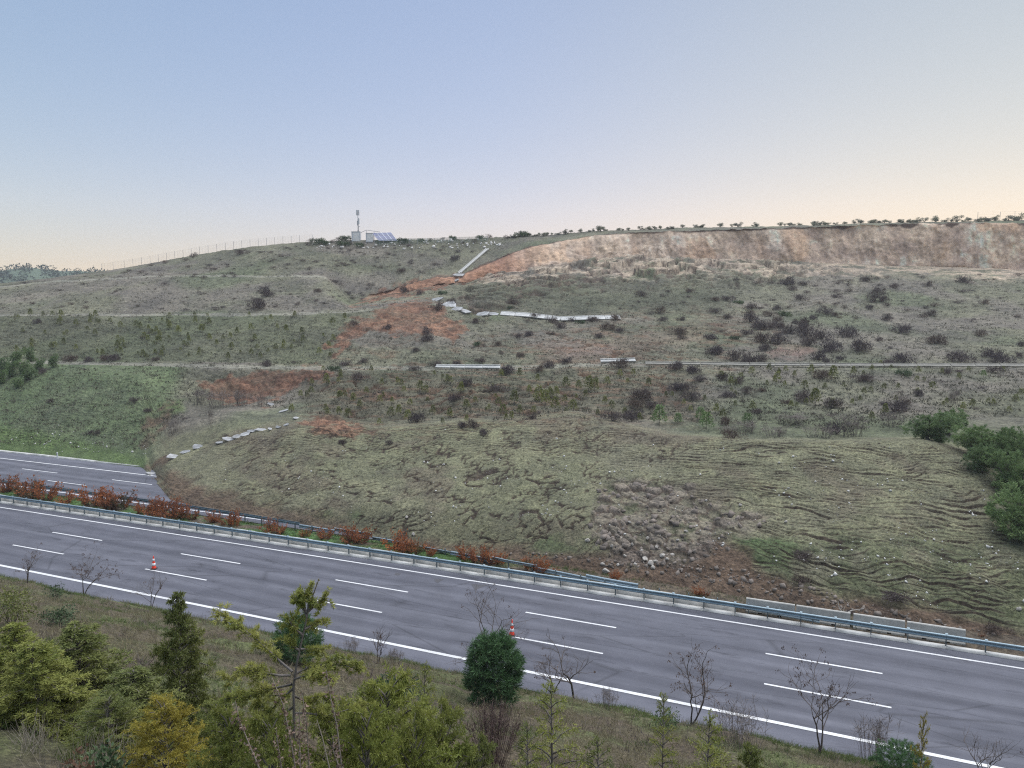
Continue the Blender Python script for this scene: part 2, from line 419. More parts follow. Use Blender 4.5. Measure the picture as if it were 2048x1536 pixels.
cliff = sstep(10.95, 11.02, SEG) * (1 - sstep(12.0, 12.03, SEG)) * sstep(700, 780, PXG)

# relief ------------------------------------------------------------
U = gx * 0.94 - gy * 0.34; W_ = gx * 0.34 + gy * 0.94
amp_big = np.interp(SEG, [0, 0.2, 2, 4.8, 5, 6, 7, 8, 10.5, 11, 12, 12.5, 13, 15], [0, .12, .25, .35, .08, .1, .5, .2, .4, 0, .1, .5, .25, 1.5])
dz = (fbm(gx / 9, gy / 9, 61, 4) - 0.5) * 2 * amp_big
amp_sm = np.interp(SEG, [0, 0.1, 3, 5, 6, 10.9, 11, 12, 15], [0.02, .14, .16, .07, .16, .2, 0, .1, .2]) * (1 - 0.45 * m_left)
dz += (fbm(gx / 1.3, gy / 1.3, 71, 3, .6) - 0.5) * 2 * amp_sm * (1 - .5 * m_bulge)
dz += (fbm(gx / 4.5, vdist / .45, 142, 3, .6) - .5) * .22 * (SEG > 3) * (SEG < 10.9) * (1 - ((SEG > 5) & (SEG < 6)))
# cracks in the slid turf: along the contour on the right, running downhill in the middle and left
wx = (fbm(gx / 5, gy / 5, 81, 3) - .5) * 5; wy = (fbm(gx / 5 + 30, gy / 5, 82, 3) - .5) * 5
def crackle(a, b, la, lb, seed, wid):
    f1, f2, cid = worley(a / la, b / lb, seed)
    return np.clip(1 - (f2 - f1) / wid, 0, 1), cid
along = vdist
dirmix = sstep(1180, 1420, PXG + (fbm(gx / 8, gy / 8, 83, 2) - .5) * 500)
PH = along / .60 + (fbm(gx / 8, along / 6, 180, 3) - .5) * 8.5 + (fbm(gx / 1.6, along / 1.6, 181, 3, .6) - .5) * .75
kH = np.floor(PH); fH = PH - kH
gate_h = sstep(.45, .55, fbm(gx / 3.6 + kH * 13.7, kH * 5.3, 182, 4, .6)) * (.5 + .9 * vnoise(gx / 2.2 + kH * 3.1, kH * 7.7, 185))
c_hor = np.clip(1 - np.minimum(fH, (1 - fH) * .8) / .10, 0, 1)
PH2 = along / .45 + (fbm(gx / 4, along / 3, 183, 3) - .5) * 6.0
kH2 = np.floor(PH2); fH2 = PH2 - kH2
gate_h2 = sstep(.52, .60, fbm(gx / 1.5 + kH2 * 9.1, kH2 * 3.7, 184, 3))
c_hor2 = np.clip(1 - np.minimum(fH2, 1 - fH2) / .12, 0, 1) * gate_h2
wj = (fbm(gx / .8, along / .8, 186, 3, .6) - .5) * .7
c_dia, id_d = crackle((gx * .80 - along * .60) + wx * .4 + wj, (gx * .60 + along * .80) + wy * .6, .66, 3.2, 85, 0.15)
c_d2, _ = crackle((gx * .80 - along * .60) + wx * .3 + wj, (gx * .60 + along * .80) + wy * .4, .45, 1.5, 187, 0.16)
c_dia = np.maximum(c_dia, .7 * c_d2 * sstep(.54, .62, fbm(gx / 1.3, along / 1.3, 188, 3)))
gate_d = sstep(.42, .56, fbm(gx / 1.9, along / 1.9, 87, 3))
crack = np.maximum(np.maximum(c_hor * gate_h, .8 * c_hor2) * np.maximum(dirmix, 0.6 * sstep(1.45, 1.7, SEG)), c_dia * gate_d * (1 - dirmix))
crack *= sstep(0.06, .2, SEG) * (1 - sstep(2.2, 2.6, SEG)) * sstep(360, 520, PXG) * (1 - sstep(1960, 2080, PXG))
crack *= (1 - .8 * toe_soil)
crack *= np.interp(PXG, [360, 600, 900, 2048], [.3, .75, 1, 1])
# the moved ground higher up: long tears rising to the right
zone_mid = poly_mask([(640, 770), (700, 700), (860, 690), (1000, 660), (1250, 645), (1500, 630), (1560, 680), (1430, 740), (1400, 830), (1100, 840), (700, 850), (600, 820)], 60, 60, seed=88)
c_mid, _ = crackle(gx + wx, W_ * 0.9 - gx * .22 + wy, 9.0, 1.7, 89, 0.16)
crack_mid = c_mid * sstep(.42, .55, fbm(gx / 6, gy / 6, 90, 3)) * zone_mid * (1 - sstep(4.9, 5, SEG) * (1 - sstep(6, 6.1, SEG)))
zone_deb = poly_mask([(900, 600), (960, 550), (1150, 520), (1350, 495), (1560, 522), (1700, 545), (1500, 565), (1250, 570), (1050, 600), (950, 640)], 30, 40, seed=91)
c_deb, id_deb = crackle(gx + wx * 1.2, gy - gx * .12 + wy * 1.4, 6, 1.5, 92, 0.2)
dz += np.where(SEG < 3, ((.5 - fH) * .15 * gate_h + (.5 - fH2) * .11 * gate_h2) * np.maximum(dirmix, .6 * sstep(1.45, 1.7, SEG)) * m_bulge * (1 - toe_soil) + (id_d - .5) * .05 * (1 - dirmix) * m_bulge * sstep(.4, .6, gate_d), 0) * sstep(0.05, .3, SEG) * (1 - sstep(2, 2.4, SEG)) * (1 - rubble)
dz -= np.where(dirmix > .5, .06, .20) * crack * (1 - rubble)
dz += -0.45 * crack_mid + zone_mid * (fbm(U / 3, W_ / .9, 93, 3) - .5) * .45 * (1 - sstep(4.85, 5, SEG) * (1 - sstep(6, 6.2, SEG)))
dz += zone_deb * ((id_deb - .5) * 1.6 - .9 * c_deb * sstep(.3, .5, fbm(gx / 5, gy / 5, 94, 2)))
# hummocky lower edge on the right, cloddy rubble, loose soil at the toe
humm = poly_mask([(1480, 1090), (1700, 1060), (1900, 1080), (2048, 1100), (2200, 1300), (1900, 1250), (1600, 1190)], 60, 60, seed=95)
h1, h2, hid = worley(gx / 1.25 + wx * .1, along / 1.0 + wy * .1, 96)
dz += humm * (0.34 * (1 - h1) ** 1.0 - .12)
r1, r2, rid = worley(gx / 1.15 + wx * .12, along / 1.0 + wy * .12, 97)
r3, r4, rid2 = worley(gx / .38, along / .36, 98)
clod = (rid - .35) * .55 * sstep(.03, .28, r2 - r1) + .18 * (rid2 - .4) * sstep(.03, .3, r4 - r3) - .16
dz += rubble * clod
red_ = red
dz += np.maximum(toe_soil * .5, red * 1.0) * (fbm(gx / 1.1, along / .9, 99, 4, .65) - .5) * 1.0 * sstep(0, .12, SEG)
# tussocks
t1, t2, tid = worley(gx / .75, along / .55, 101)
tus = sstep(.62, .1, t1) * sstep(.45, .6, fbm(gx / 7, gy / 7, 102, 3))
dz += tus * .13 * (1 - .6 * m_bulge) * (1 - cliff) * (1 - rubble) * (1 - toe_soil) * sstep(.1, .3, SEG) * (1 - sstep(4.95, 5, SEG) * (1 - sstep(6, 6.05, SEG)))
dz[0] -= 0.35; dz[1] -= .12
gz2 = gz + dz; gy2 = gy.copy()
# fluted, slumped cut face
fl = (fbm(gx / 3.5, gz / 7, 111, 4, .6) - .5) * 1.9 + (fbm(gx / .9, gz / 1.4, 112, 3, .6) - .5) * .7 + (fbm(gx / 14, gz / 30, 113, 2) - .5) * 4.5
fl = fl * np.interp(PXG, [900, 1000, 1150, 1400], [1.6, 1.9, 1.5, 1.0])
gy2 -= cliff * fl * np.sin(np.pi * np.clip(SEG - 11, 0, 1)) ** .35
gz2 += np.where((SEG > 11.97) & (SEG < 12.35), (fbm(gx / 2.2, gx * 0 + 3, 190, 4, .65) - .5) * np.interp(PXG, [690, 760, 1000, 1150, 2048], [0, 1.3, 1.6, .8, .8]) * (1 - sstep(12.02, 12.35, SEG)), 0)
gx2 = px_x(gy2, gz2)
PYG2 = project(gx2, gy2, gz2)[1]

# ------------------------------------------------------------------ colours of turf, soil and rock
n1 = fbm(gx / 11, gy / 11, 121, 4); n2 = fbm(gx / 2.6, gy / 2.6, 122, 4, .6); n3 = fbm(gx / .8, along / .6, 123, 3, .6)
C = np.zeros(gx.shape + (3,))
C[:] = (0.140, 0.136, 0.096)                                            # dull winter grass
C = mixc(C, (0.150, 0.132, 0.112), sstep(.42, .66, n1) * .8)             # grey-mauve scrub ground
C = mixc(C, (0.100, 0.118, 0.068), sstep(.50, .75, fbm(gx / 16 + 5, gy / 16, 124, 3)) * .7)
dk = poly_mask([(940, 612), (1000, 570), (1150, 555), (1400, 560), (1480, 590), (1380, 625), (1200, 632), (1000, 622)], 30, 40, seed=140)
C = mixc(C, (0.082, 0.086, 0.058), dk * .75)                             # darker turf on the sunken block
torn = poly_mask([(600, 765), (720, 745), (1380, 745), (1420, 835), (1150, 832), (900, 842), (720, 845), (620, 825)], 30, 40, seed=141)
C = mixc(C, (0.098, 0.088, 0.062), torn * .7)
plant = ((SEG > 6.05) & (SEG < 7)) * (1 - sstep(640, 720, PXG + (PYG - 680) * .6))
C = mixc(C, (0.088, 0.096, 0.058), plant * .7)
ter = fbm(gx / 4.5, along / .45, 142, 3, .6)
C = C * (.74 + .52 * ter)[..., None]
C = mixc(C, (0.160, 0.156, 0.096), m_bulge * (.55 + .45 * n2))          # pale olive turf of the slid lobe
C = mixc(C, (0.120, 0.098, 0.074), m_bulge * sstep(.5, .72, fbm(gx / 4, along / 4, 125, 4)) * .6)
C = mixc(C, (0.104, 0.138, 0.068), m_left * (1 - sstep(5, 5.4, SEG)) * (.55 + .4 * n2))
C = mixc(C, (0.062, 0.098, 0.040), lush * (PXG > 400) * sstep(.3, .6, n2))
C = mixc(C, (0.098, 0.138, 0.052), lush * (PXG <= 400) * (.6 + .4 * n2))
C = mixc(C, (0.100, 0.096, 0.060), m_bulge * (1 - sstep(.3, 1.2, SEG + .8 * (n1 - .5))) * .6)
C = mixc(C, (0.088, 0.100, 0.052), poly_mask([(1480, 1090), (1700, 1060), (1900, 1080), (2048, 1100), (2200, 1300), (1900, 1250), (1600, 1190)], 60, 60, seed=95) * sstep(.3, .55, n2) * .7)
C = mixc(C, (0.106, 0.072, 0.052), toe_soil * (.85 + .15 * n2))
C = mixc(C, (0.200, 0.165, 0.138), rubble * np.clip(.55 + .6 * (rid - .4), 0, 1))
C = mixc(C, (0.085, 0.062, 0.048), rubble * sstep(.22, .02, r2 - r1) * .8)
C = mixc(C, (0.070, 0.078, 0.045), rubble * sstep(.6, .7, n2) * .7)
redc = mixc(np.broadcast_to(np.array((0.105, 0.058, 0.040)), C.shape), (0.230, 0.128, 0.084), sstep(.3, .7, fbm(gx / 1.2, along / .7, 128, 4, .7)))
C = C + (redc - C) * (np.clip(red * 1.3, 0, 1) * (.72 + .28 * sstep(.36, .58, fbm(gx / 1.8, gy / 1.2, 127, 4, .65))))[..., None]
C = mixc(C, (0.118, 0.088, 0.062), poly_mask([(287, 850), (330, 800), (348, 822), (318, 872), (346, 930), (312, 946), (286, 915)], 10, 40, seed=25) * sstep(.35, .6, n2))
C = mixc(C, (0.185, 0.120, 0.098), pink * (.4 + .6 * n2))
C = mixc(C, (0.360, 0.290, 0.220), beige * sstep(.34, .5, fbm(gx / 3.5, gy / 1.4, 126, 4, .6)))
C = mixc(C, (0.090, 0.068, 0.055), zone_deb * np.clip(c_deb * 1.6, 0, 1) * .85)
bench = ((SEG > 5.0) & (SEG < 6.02)) | ((SEG > 7.0) & (SEG < 8.02) & (PXG < 745)) | ((SEG > 9) & (SEG < 10) & (PXG < 655))
C = mixc(C, (0.215, 0.205, 0.165), bench * (.6 + .35 * n2))
C = mixc(C, (0.165, 0.155, 0.120), line_mask([(650, 552), (780, 549), (905, 549)], 2.0) * (SEG > 12) * .6)
C = mixc(C, (0.052, 0.039, 0.030), np.clip(crack * 2.4, 0, 1) * (1 - rubble) * .95)
C = mixc(C, (0.090, 0.052, 0.036), np.clip(crack_mid * 1.6, 0, 1) * .85)
C = mixc(C, (0.150, 0.092, 0.062), zone_mid * sstep(.56, .70, fbm(U / 3, W_ / .9, 93, 3)) * .55)
C = mixc(C, C * np.array((.62, .66, .66)), tus * (1 - cliff) * .7 * (SEG > 3))
# cut face: tan and pinkish marl, pale lime bands, dark topsoil under the turf
hrel = np.clip(SEG - 11, 0, 1)
st = fbm(gx / 1.5, gz / 7, 131, 4, .6); st2 = fbm(gx / 7, gz / 3.5, 132, 4, .6); st3 = fbm(gx / .6, gz / 5, 133, 3)
F = mixc(np.broadcast_to(np.array((0.395, 0.318, 0.252)), C.shape), (0.330, 0.258, 0.208), sstep(.4, .62, st2))
F = mixc(F, (0.470, 0.400, 0.335), sstep(.54, .72, fbm(gx / 9 + 3, gz / 5, 134, 4, .6)) * sstep(.35, .6, st))
F = mixc(F, (0.385, 0.275, 0.195), sstep(.58, .72, fbm(gx / 6 + 13, gz / 8, 135, 3)) * .8)
F = mixc(F, (0.225, 0.122, 0.080), (1 - sstep(990, 1100, PXG)) * .9)
F = 1.12 * F * (.78 + .44 * st3)[..., None] * (.72 + .56 * st)[..., None]
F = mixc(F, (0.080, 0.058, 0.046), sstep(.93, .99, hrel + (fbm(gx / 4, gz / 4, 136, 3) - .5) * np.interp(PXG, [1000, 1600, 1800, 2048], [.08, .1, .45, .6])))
F = F * np.array((1.12, 1.08, 1.04)) * np.interp(PXG, [1300, 2048], [1.0, 1.15])[..., None]  # face colour lightened to the right to offset shade from the lamp's direction
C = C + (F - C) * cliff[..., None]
C *= (.78 + .44 * n3)[..., None] * np.where((SEG > 3) & (SEG < 11), 1.10, 1.0)[..., None]
C = np.clip(C, 0.01, .6)

def rows_mesh(name, r0, r1, mat):
    V = np.stack([gx2, gy2, gz2], -1)[r0:r1 + 1]; n = r1 - r0 + 1
    idx = np.arange(n * NC).reshape(n, NC)
    Fq = np.stack([idx[:-1, :-1], idx[:-1, 1:], idx[1:, 1:], idx[1:, :-1]], -1).reshape(-1, 4)
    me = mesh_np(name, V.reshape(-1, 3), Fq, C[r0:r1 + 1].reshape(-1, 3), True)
    return link(name, me, mat)
RB = np.concatenate([[0], np.cumsum(ROWS)])
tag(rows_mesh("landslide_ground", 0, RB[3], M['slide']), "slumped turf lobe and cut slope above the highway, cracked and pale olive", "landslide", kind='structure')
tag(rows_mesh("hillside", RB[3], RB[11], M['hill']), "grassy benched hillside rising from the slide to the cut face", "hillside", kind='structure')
tag(rows_mesh("cliff_face", RB[11], RB[12], M['cliff']), "bare tan scarp left by the landslide below the plateau", "cliff", kind='structure')
tag(rows_mesh("plateau", RB[12], RB[15], M['hill']), "grassy plateau and upper slope on the skyline", "plateau", kind='structure')

PYmin = np.minimum.accumulate(PYG, 0)
def hill(px, py):
    """first point of the hill that a photo pixel sees; returns x, y, z on the finished surface"""
    j = int(np.clip(np.searchsorted(PXC, px), 1, NC - 1))
    if abs(PXC[j - 1] - px) < abs(PXC[j] - px): j -= 1
    col = PYmin[:, j]
    i = int(np.searchsorted(-col, -py)); i = min(max(i, 0), len(col) - 1)
    return float(gx2[i, j]), float(gy2[i, j]), float(gz2[i, j])
def hill_many(px, py):
    j = np.clip(np.searchsorted(PXC, px), 0, NC - 1); i = np.zeros(len(px), int)
    for k in range(len(px)): i[k] = min(int(np.searchsorted(-PYmin[:, j[k]], -py[k])), len(seg) - 1)
    return i, j

# ------------------------------------------------------------------ the near slope under the camera
def fore_z(x, y):
    s, d = road_sd(x, y)
    d = np.asarray(d, float)
    e = -5.5 - d + (fbm(np.asarray(x) / 3, np.asarray(y) / 3, 141, 2) - .5) * 1.0
    base = np.where(e > 0, 0.46 * e + .06 * np.minimum(e, 4), 0)
    base = np.minimum(base, 18.55 + (np.maximum(e, 0) - 34) * .12)
    return base + sstep(0.2, 3, e) * ((fbm(np.asarray(x) / 2.5, np.asarray(y) / 2.5, 142, 4) - .5) * .7 + (fbm(np.asarray(x) / .5, np.asarray(y) / .5, 143, 3) - .5) * .16) - .03
def fore(px, py):
    dx, dy, dz_ = ray(px, py)
    t = np.linspace(2.5, 70, 1400); z = fore_z(dx * t, dy * t); h = EYE + dz_ * t
    k = np.argmax(h <= z) if (h <= z).any() else len(t) - 1
    return dx * t[k], dy * t[k], float(z[k])
fs, fd = np.meshgrid(np.linspace(-75, 130, 460), np.concatenate([-4.6 - np.linspace(0, 1, 190) ** 1.15 * 45]))
fx, fy = road_xy(fs, fd); fz = fore_z(fx, fy)
a1 = fbm(fx / 3, fy / 3, 151, 4); a2 = fbm(fx / .7, fy / .7, 152, 3, .6)
FC = mixc(np.broadcast_to(np.array((0.095, 0.080, 0.055)), fx.shape + (3,)), (0.090, 0.100, 0.045), sstep(.4, .62, a1))
FC = mixc(FC, (0.085, 0.066, 0.050), sstep(.5, .68, fbm(fx / 2 + 9, fy / 2, 153, 4)) * .8)
FC = mixc(FC, (0.100, 0.125, 0.045), sstep(-8.2, -6.2, fd) * sstep(.35, .6, a1))
FC = FC * (.65 + .7 * a2)[..., None]
idx = np.arange(fx.size).reshape(fx.shape)
Fq = np.stack([idx[:-1, :-1], idx[1:, :-1], idx[1:, 1:], idx[:-1, 1:]], -1).reshape(-1, 4)
tag(link("near_slope", mesh_np("near_slope", np.stack([fx, fy, fz], -1).reshape(-1, 3), Fq, FC.reshape(-1, 3), True), M['fore']), "rough grassy embankment below the camera beside the highway", "slope", kind='structure')
# broad base ground to the horizon
th = np.linspace(0, 2 * np.pi, 49)[:-1]
V = [(0, 400, -3.0)] + [(440 * math.cos(t) * 1.9, 400 + 440 * math.sin(t) * 1.0, -3.0) for t in th]
F_ = [(0, 1 + i, 1 + (i + 1) % 48) for i in range(48)]
M['base'] = mat_plain("far_ground", (0.09, 0.095, 0.06), .95, .3, .02)
tag(link("ground", mesh_np("ground", V, F_), M['base']), "open ground reaching to the horizon behind the hill", "ground", kind='structure')

# ------------------------------------------------------------------ highway
def mat_asphalt(name, c1, c2, streak=1.0):
    m, n, b = new_mat(name)
    p = geo_pos(n)
    mp = N(n, "ShaderNodeMapping"); mp.inputs["Rotation"].default_value = (0, 0, -TH)
    n.links.new(p, mp.inputs["Vector"])
    mp2 = N(n, "ShaderNodeMapping"); mp2.inputs["Scale"].default_value = (0.05, 0.9, 1); n.links.new(mp.outputs[0], mp2.inputs["Vector"])
    mp3 = N(n, "ShaderNodeMapping"); mp3.inputs["Scale"].default_value = (0.3, 1.5, 1); n.links.new(mp.outputs[0], mp3.inputs["Vector"])
    fine = noise_node(n, 55, 3, .7, p); med = noise_node(n, 0.35, 5, .65, p)
    lane = noise_node(n, 1.0, 3, .5, mp2.outputs[0]); spot = noise_node(n, 0.8, 5, .75, mp3.outputs[0])
    base = ramp(n, med.outputs[0], [(.3, c1), (.7, c2)])
    c = mul_col(n, base.outputs[0], ramp(n, fine.outputs[0], [(.3, (.72,) * 3), (.7, (1.28,) * 3)]).outputs[0])
    c = mul_col(n, c, ramp(n, lane.outputs[0], [(.35, (.78, .78, .80)), (.65, (1.18, 1.17, 1.15))]).outputs[0], streak)
    c = mul_col(n, c, ramp(n, spot.outputs[0], [(.56, (1, 1, 1)), (.68, (.55, .55, .57))]).outputs[0], streak)
    wv = N(n, "ShaderNodeTexWave", wave_type='BANDS', bands_direction='Y'); wv.inputs["Scale"].default_value = .168; wv.inputs["Distortion"].default_value = 1.2; wv.inputs["Detail"].default_value = 2
    n.links.new(mp.outputs[0], wv.inputs["Vector"])
    c = mul_col(n, c, ramp(n, wv.outputs[0], [(0, (.86, .86, .87)), (1, (1.10, 1.10, 1.09))]).outputs[0], streak)
    crk = N(n, "ShaderNodeTexVoronoi", feature='DISTANCE_TO_EDGE'); crk.inputs["Scale"].default_value = .22; n.links.new(mp3.outputs[0], crk.inputs["Vector"])
    c = mul_col(n, c, ramp(n, crk.outputs["Distance"], [(0, (.45, .45, .45)), (.012, (1, 1, 1))]).outputs[0], streak * .6)
    n.links.new(c, b.inputs["Base Color"]); b.inputs["Roughness"].default_value = .82; b.inputs["Specular IOR Level"].default_value = .35
    bump(n, b, fine.outputs[0], .5, .006)
    return m
M['asphalt'] = mat_asphalt("asphalt", (.071, .072, .086), (.098, .099, .118))
M['shoulder'] = mat_asphalt("shoulder_asphalt", (.085, .086, .104), (.114, .115, .136), .6)
M['patch'] = mat_asphalt("patch_asphalt", (.055, .053, .058), (.070, .068, .074), .4)
def mat_paint():
    m, n, b = new_mat("road_paint")
    p = geo_pos(n); t = noise_node(n, 9, 5, .75, p); t2 = noise_node(n, .6, 3, .6, p)
    c = ramp(n, t.outputs[0], [(.30, (.26, .26, .26)), (.46, (.74, .73, .71))])
    c2 = ramp(n, t2.outputs[0], [(.3, (.68, .68, .68)), (.7, (.9, .9, .9))])
    n.links.new(mul_col(n, c.outputs[0], c2.outputs[0]), b.inputs["Base Color"]); b.inputs["Roughness"].default_value = .6
    return m
M['paint'] = mat_paint()
M['concrete'] = mat_plain("concrete", (.50, .48, .44), .9, .25, 1.6, .3)
M['concrete_pale'] = mat_plain("pale_concrete", (.46, .45, .42), .9, .25, 1.2, .3)
M['barrier'] = mat_plain("barrier_concrete", (.36, .345, .31), .88, .22, 1.0, .25, obj_var=.12)
M['slab'] = mat_plain("broken_concrete", (.32, .315, .305), .92, .4, 1.4, .4, obj_var=.15)
M['rail'] = mat_plain("galvanised_rail", (.235, .305, .335), .42, .18, .8, 0, .35, .5)
M['rail_far'] = mat_plain("galvanised_rail_bent", (.190, .245, .275), .45, .2, .8, 0, .3, .5)
M['post'] = mat_plain("galvanised_post", (.13, .16, .17), .5, .2, 2, 0, .3)
M['white'] = mat_plain("white_painted_metal", (.72, .72, .70), .5, .06, 3)

def strip(name, s0, s1, d0, d1, z, mat, ds=3.0, parent=None, thick=0.0):
    s = np.linspace(s0, s1, max(2, int(abs(s1 - s0) / ds) + 1))
    xa, ya = road_xy(s, d0); xb, yb = road_xy(s, d1); n = len(s)
    V = np.concatenate([np.stack([xa, ya, np.full(n, z)], 1), np.stack([xb, yb, np.full(n, z)], 1)])
    i = np.arange(n - 1)
    F = np.stack([i, n + i, n + i + 1, i + 1], 1)
    if thick:
        V = np.concatenate([V, V - np.array((0, 0, thick))]); m = 2 * n
        F = np.concatenate([F, np.stack([i + 1, i + 1 + m, i + m, i], 1), np.stack([n + i, n + i + m, n + i + 1 + m, n + i + 1], 1), [[0, m, m + n, n]], [[n - 1, 2 * n - 1, m + 2 * n - 1, m + n - 1]]])
    return link(name, mesh_np(name, V, F), mat, parent)
S0, S1 = -62, 190
rd = tag(strip("road", S0, S1, -5.6, 8.55, 0.0, M['asphalt']), "near carriageway of the highway, three dark grey lanes", "road", kind='structure')
rf = tag(strip("road", S0, S1, 13.0, 26.5, 0.0, M['asphalt']), "far carriageway of the highway, buried by the landslide", "road", kind='structure')
strip("shoulder", S0, S1, -5.6, -3.95, 0.004, M['shoulder'], parent=rd)
strip("edge_line", S0, S1, -3.88, -3.62, 0.009, M['paint'], parent=rd)
strip("edge_line", S0, S1, 7.42, 7.59, 0.005, M['paint'], parent=rd)
for d, s0 in ((0.0, -20.73), (3.75, -20.46)):
    for k in range(-2, 12):
        strip("lane_dash", s0 + 15 * k, s0 + 15 * k + 6.1, d - .075, d + .075, 0.005, M['paint'], parent=rd)
strip("edge_line", 30, S1, 13.95, 14.12, 0.005, M['paint'], parent=rf)
strip("edge_line", 30, S1, 23.52, 23.72, 0.005, M['paint'], parent=rf)
for d, s0 in ((17.25, 58.4), (20.35, 52.0 - 1.9 + 1.9)):
    for k in range(-1, 9):
        if s0 + 15 * k > 44: strip("lane_dash", s0 + 15 * k, s0 + 15 * k + 6.1, d - .075, d + .075, 0.005, M['paint'], parent=rf)
strip("shoulder", 30, S1, 23.95, 26.5, 0.004, M['shoulder'], parent=rf)
# repair patches and damp blots by the inner edge line
def patch(pix):
    V = [(*at_z(a, b, 0)[:2], .0045) for a, b in pix]
    return link("road_patch", mesh_np("road_patch", V, [tuple(range(len(V)))]), M['patch'], rd)
patch([(942, 1168), (976, 1170), (958, 1177), (950, 1181)]); patch([(868, 1158), (887, 1158.5), (876, 1166), (870, 1164)]); patch([(790, 1146), (803, 1147), (797, 1151), (789, 1150)])
# earth under and between the carriageways
M['earth'] = mat_ground("median_earth", 3.0, .6, .9, .05)
es, ed = np.meshgrid(np.linspace(S0, S1, 500), np.linspace(8.5, 34, 90))
ex, ey = road_xy(es, ed)
ez = -.03 + .22 * sstep(9.3, 10.2, ed) * (1 - sstep(11.6, 12.9, ed)) * (.5 + fbm(ex / .8, ey / .8, 161, 3)) - .1 * sstep(8.4, 8.5, ed) * (1 - sstep(9.0, 9.2, ed))
ez = np.where((ed > 12.95) & (ed < 26.6), -.06, ez)
g = fbm(ex / 1.6, ey / 1.6, 162, 4)
EC = mixc(np.broadcast_to(np.array((.085, .068, .050)), ex.shape + (3,)), (.060, .110, .035), sstep(.34, .52, g) * sstep(2, 10, es) * (ed < 13))
EC = mixc(EC, (.085, .135, .035), (ed > 26.6) * .8)
idx = np.arange(ex.size).reshape(ex.shape)
tag(link("median_ground", mesh_np("median_ground", np.stack([ex, ey, ez], -1).reshape(-1, 3), np.stack([idx[:-1, :-1], idx[:-1, 1:], idx[1:, 1:], idx[1:, :-1]], -1).reshape(-1, 4), EC.reshape(-1, 3), True), M['earth']), "grassy earth strip between the two carriageways", "median", kind='structure')
# concrete kerb and low wall behind the near guardrail
kb = tag(empty("concrete_kerb", (*road_xy(0, 8.8), 0)), "long low concrete kerb along the inner edge of the near carriageway", "kerb")
def rel(o, parent): o.parent = parent; o.matrix_parent_inverse = Matrix.Translation(-Vector(parent.location)); return o
for k in range(-30, 50):
    rel(strip("kerb_stone", k * 2 + .012, k * 2 + 1.988, 8.56, 8.98, .10, M['concrete_pale'], 1.0, thick=.2), kb)
wl = tag(empty("concrete_wall", (*road_xy(0, 9.4), 0)), "low pale concrete wall behind the near guardrail, left of the barrier blocks", "wall")
for k in range(-6, 50):
    hh = .56 + .02 * random.uniform(-1, 1)
    rel(strip("wall_panel", k * 2 + .02, k * 2 + 1.98, 9.22, 9.44, hh, M['concrete'], 1.0, thick=hh + .1), wl)
# gutter along the far verge
gt = tag(empty("concrete_gutter", (*road_xy(70, 26.9), 0)), "pale concrete gutter along the grass verge of the far carriageway", "gutter")
for k in range(14, 48):
    rel(strip("gutter_stone", k * 4 + .03, k * 4 + 3.97, 26.55 + .1 * random.random(), 27.05, .09 + .04 * random.random(), M['concrete_pale'], 1.0, thick=.3), gt)

# W-beam guardrails
PROF = [(0, .155), (.035, .15), (.085, .115), (.085, .065), (.012, .025), (.012, -.025), (.085, -.065), (.085, -.115), (.035, -.15), (0, -.155)]
def rail_mesh(path, side, th=.012):
    """path: list of (x,y,z, tilt) of the beam's middle; side: unit vector the corrugation faces"""
    V = []; n = len(path); m = len(PROF)
    for (x, y, z, tl) in path:
        for inner in (0, 1):
            for a, h in PROF:
                a2 = a - th * inner; V.append((x + side[0] * (a2 + h * tl), y + side[1] * (a2 + h * tl), z + h))
    F = []
    for i in range(n - 1):
        for inner in (0, 1):
            for j in range(m - 1):
                p = i * 2 * m + inner * m + j; q = p + 2 * m
                F.append((p, p + 1, q + 1, q) if inner else (p, q, q + 1, p + 1))
        for j in (0, m - 1):
            p = i * 2 * m + j; q = p + 2 * m; F.append((p, p + m, q + m, q))
    return mesh_np("rail_section", V, F)
nrm = (-math.sin(TH), math.cos(TH))      # towards the camera side
gr = tag(empty("guardrail", (*road_xy(0, 8.75), 0)), "long blue-grey steel guardrail along the near carriageway, unbroken", "guardrail")
for k in range(-13, 26):
    pth = []
    for s in np.linspace(k * 4, k * 4 + 4.03, 3):
        x, y = road_xy(s, 8.62); pth.append((float(x), float(y), .70, 0))
    rel(link("rail_section", rail_mesh(pth, nrm), M['rail']), gr)
mbp = MB(); mbp.box((0, 0, .38), (.055, .11, .78)); post_me = mbp.mesh("post")
mbb = MB(); mbb.box((0, -.10, .845), (.14, .22, .05)); mbb.box((0, -.10, .70), (.08, .10, .26)); br_me = mbb.mesh("bracket")
post_me.materials.append(M['post']); br_me.materials.append(M['rail'])
for k in range(-26, 52):
    x, y = road_xy(k * 2.0, 8.80)
    o = link("post", post_me); o.parent = gr; o.location = (x - gr.location.x, y - gr.location.y, .0); o.rotation_euler = (0, 0, TH + math.pi)
    b = link("bracket", br_me); b.parent = o
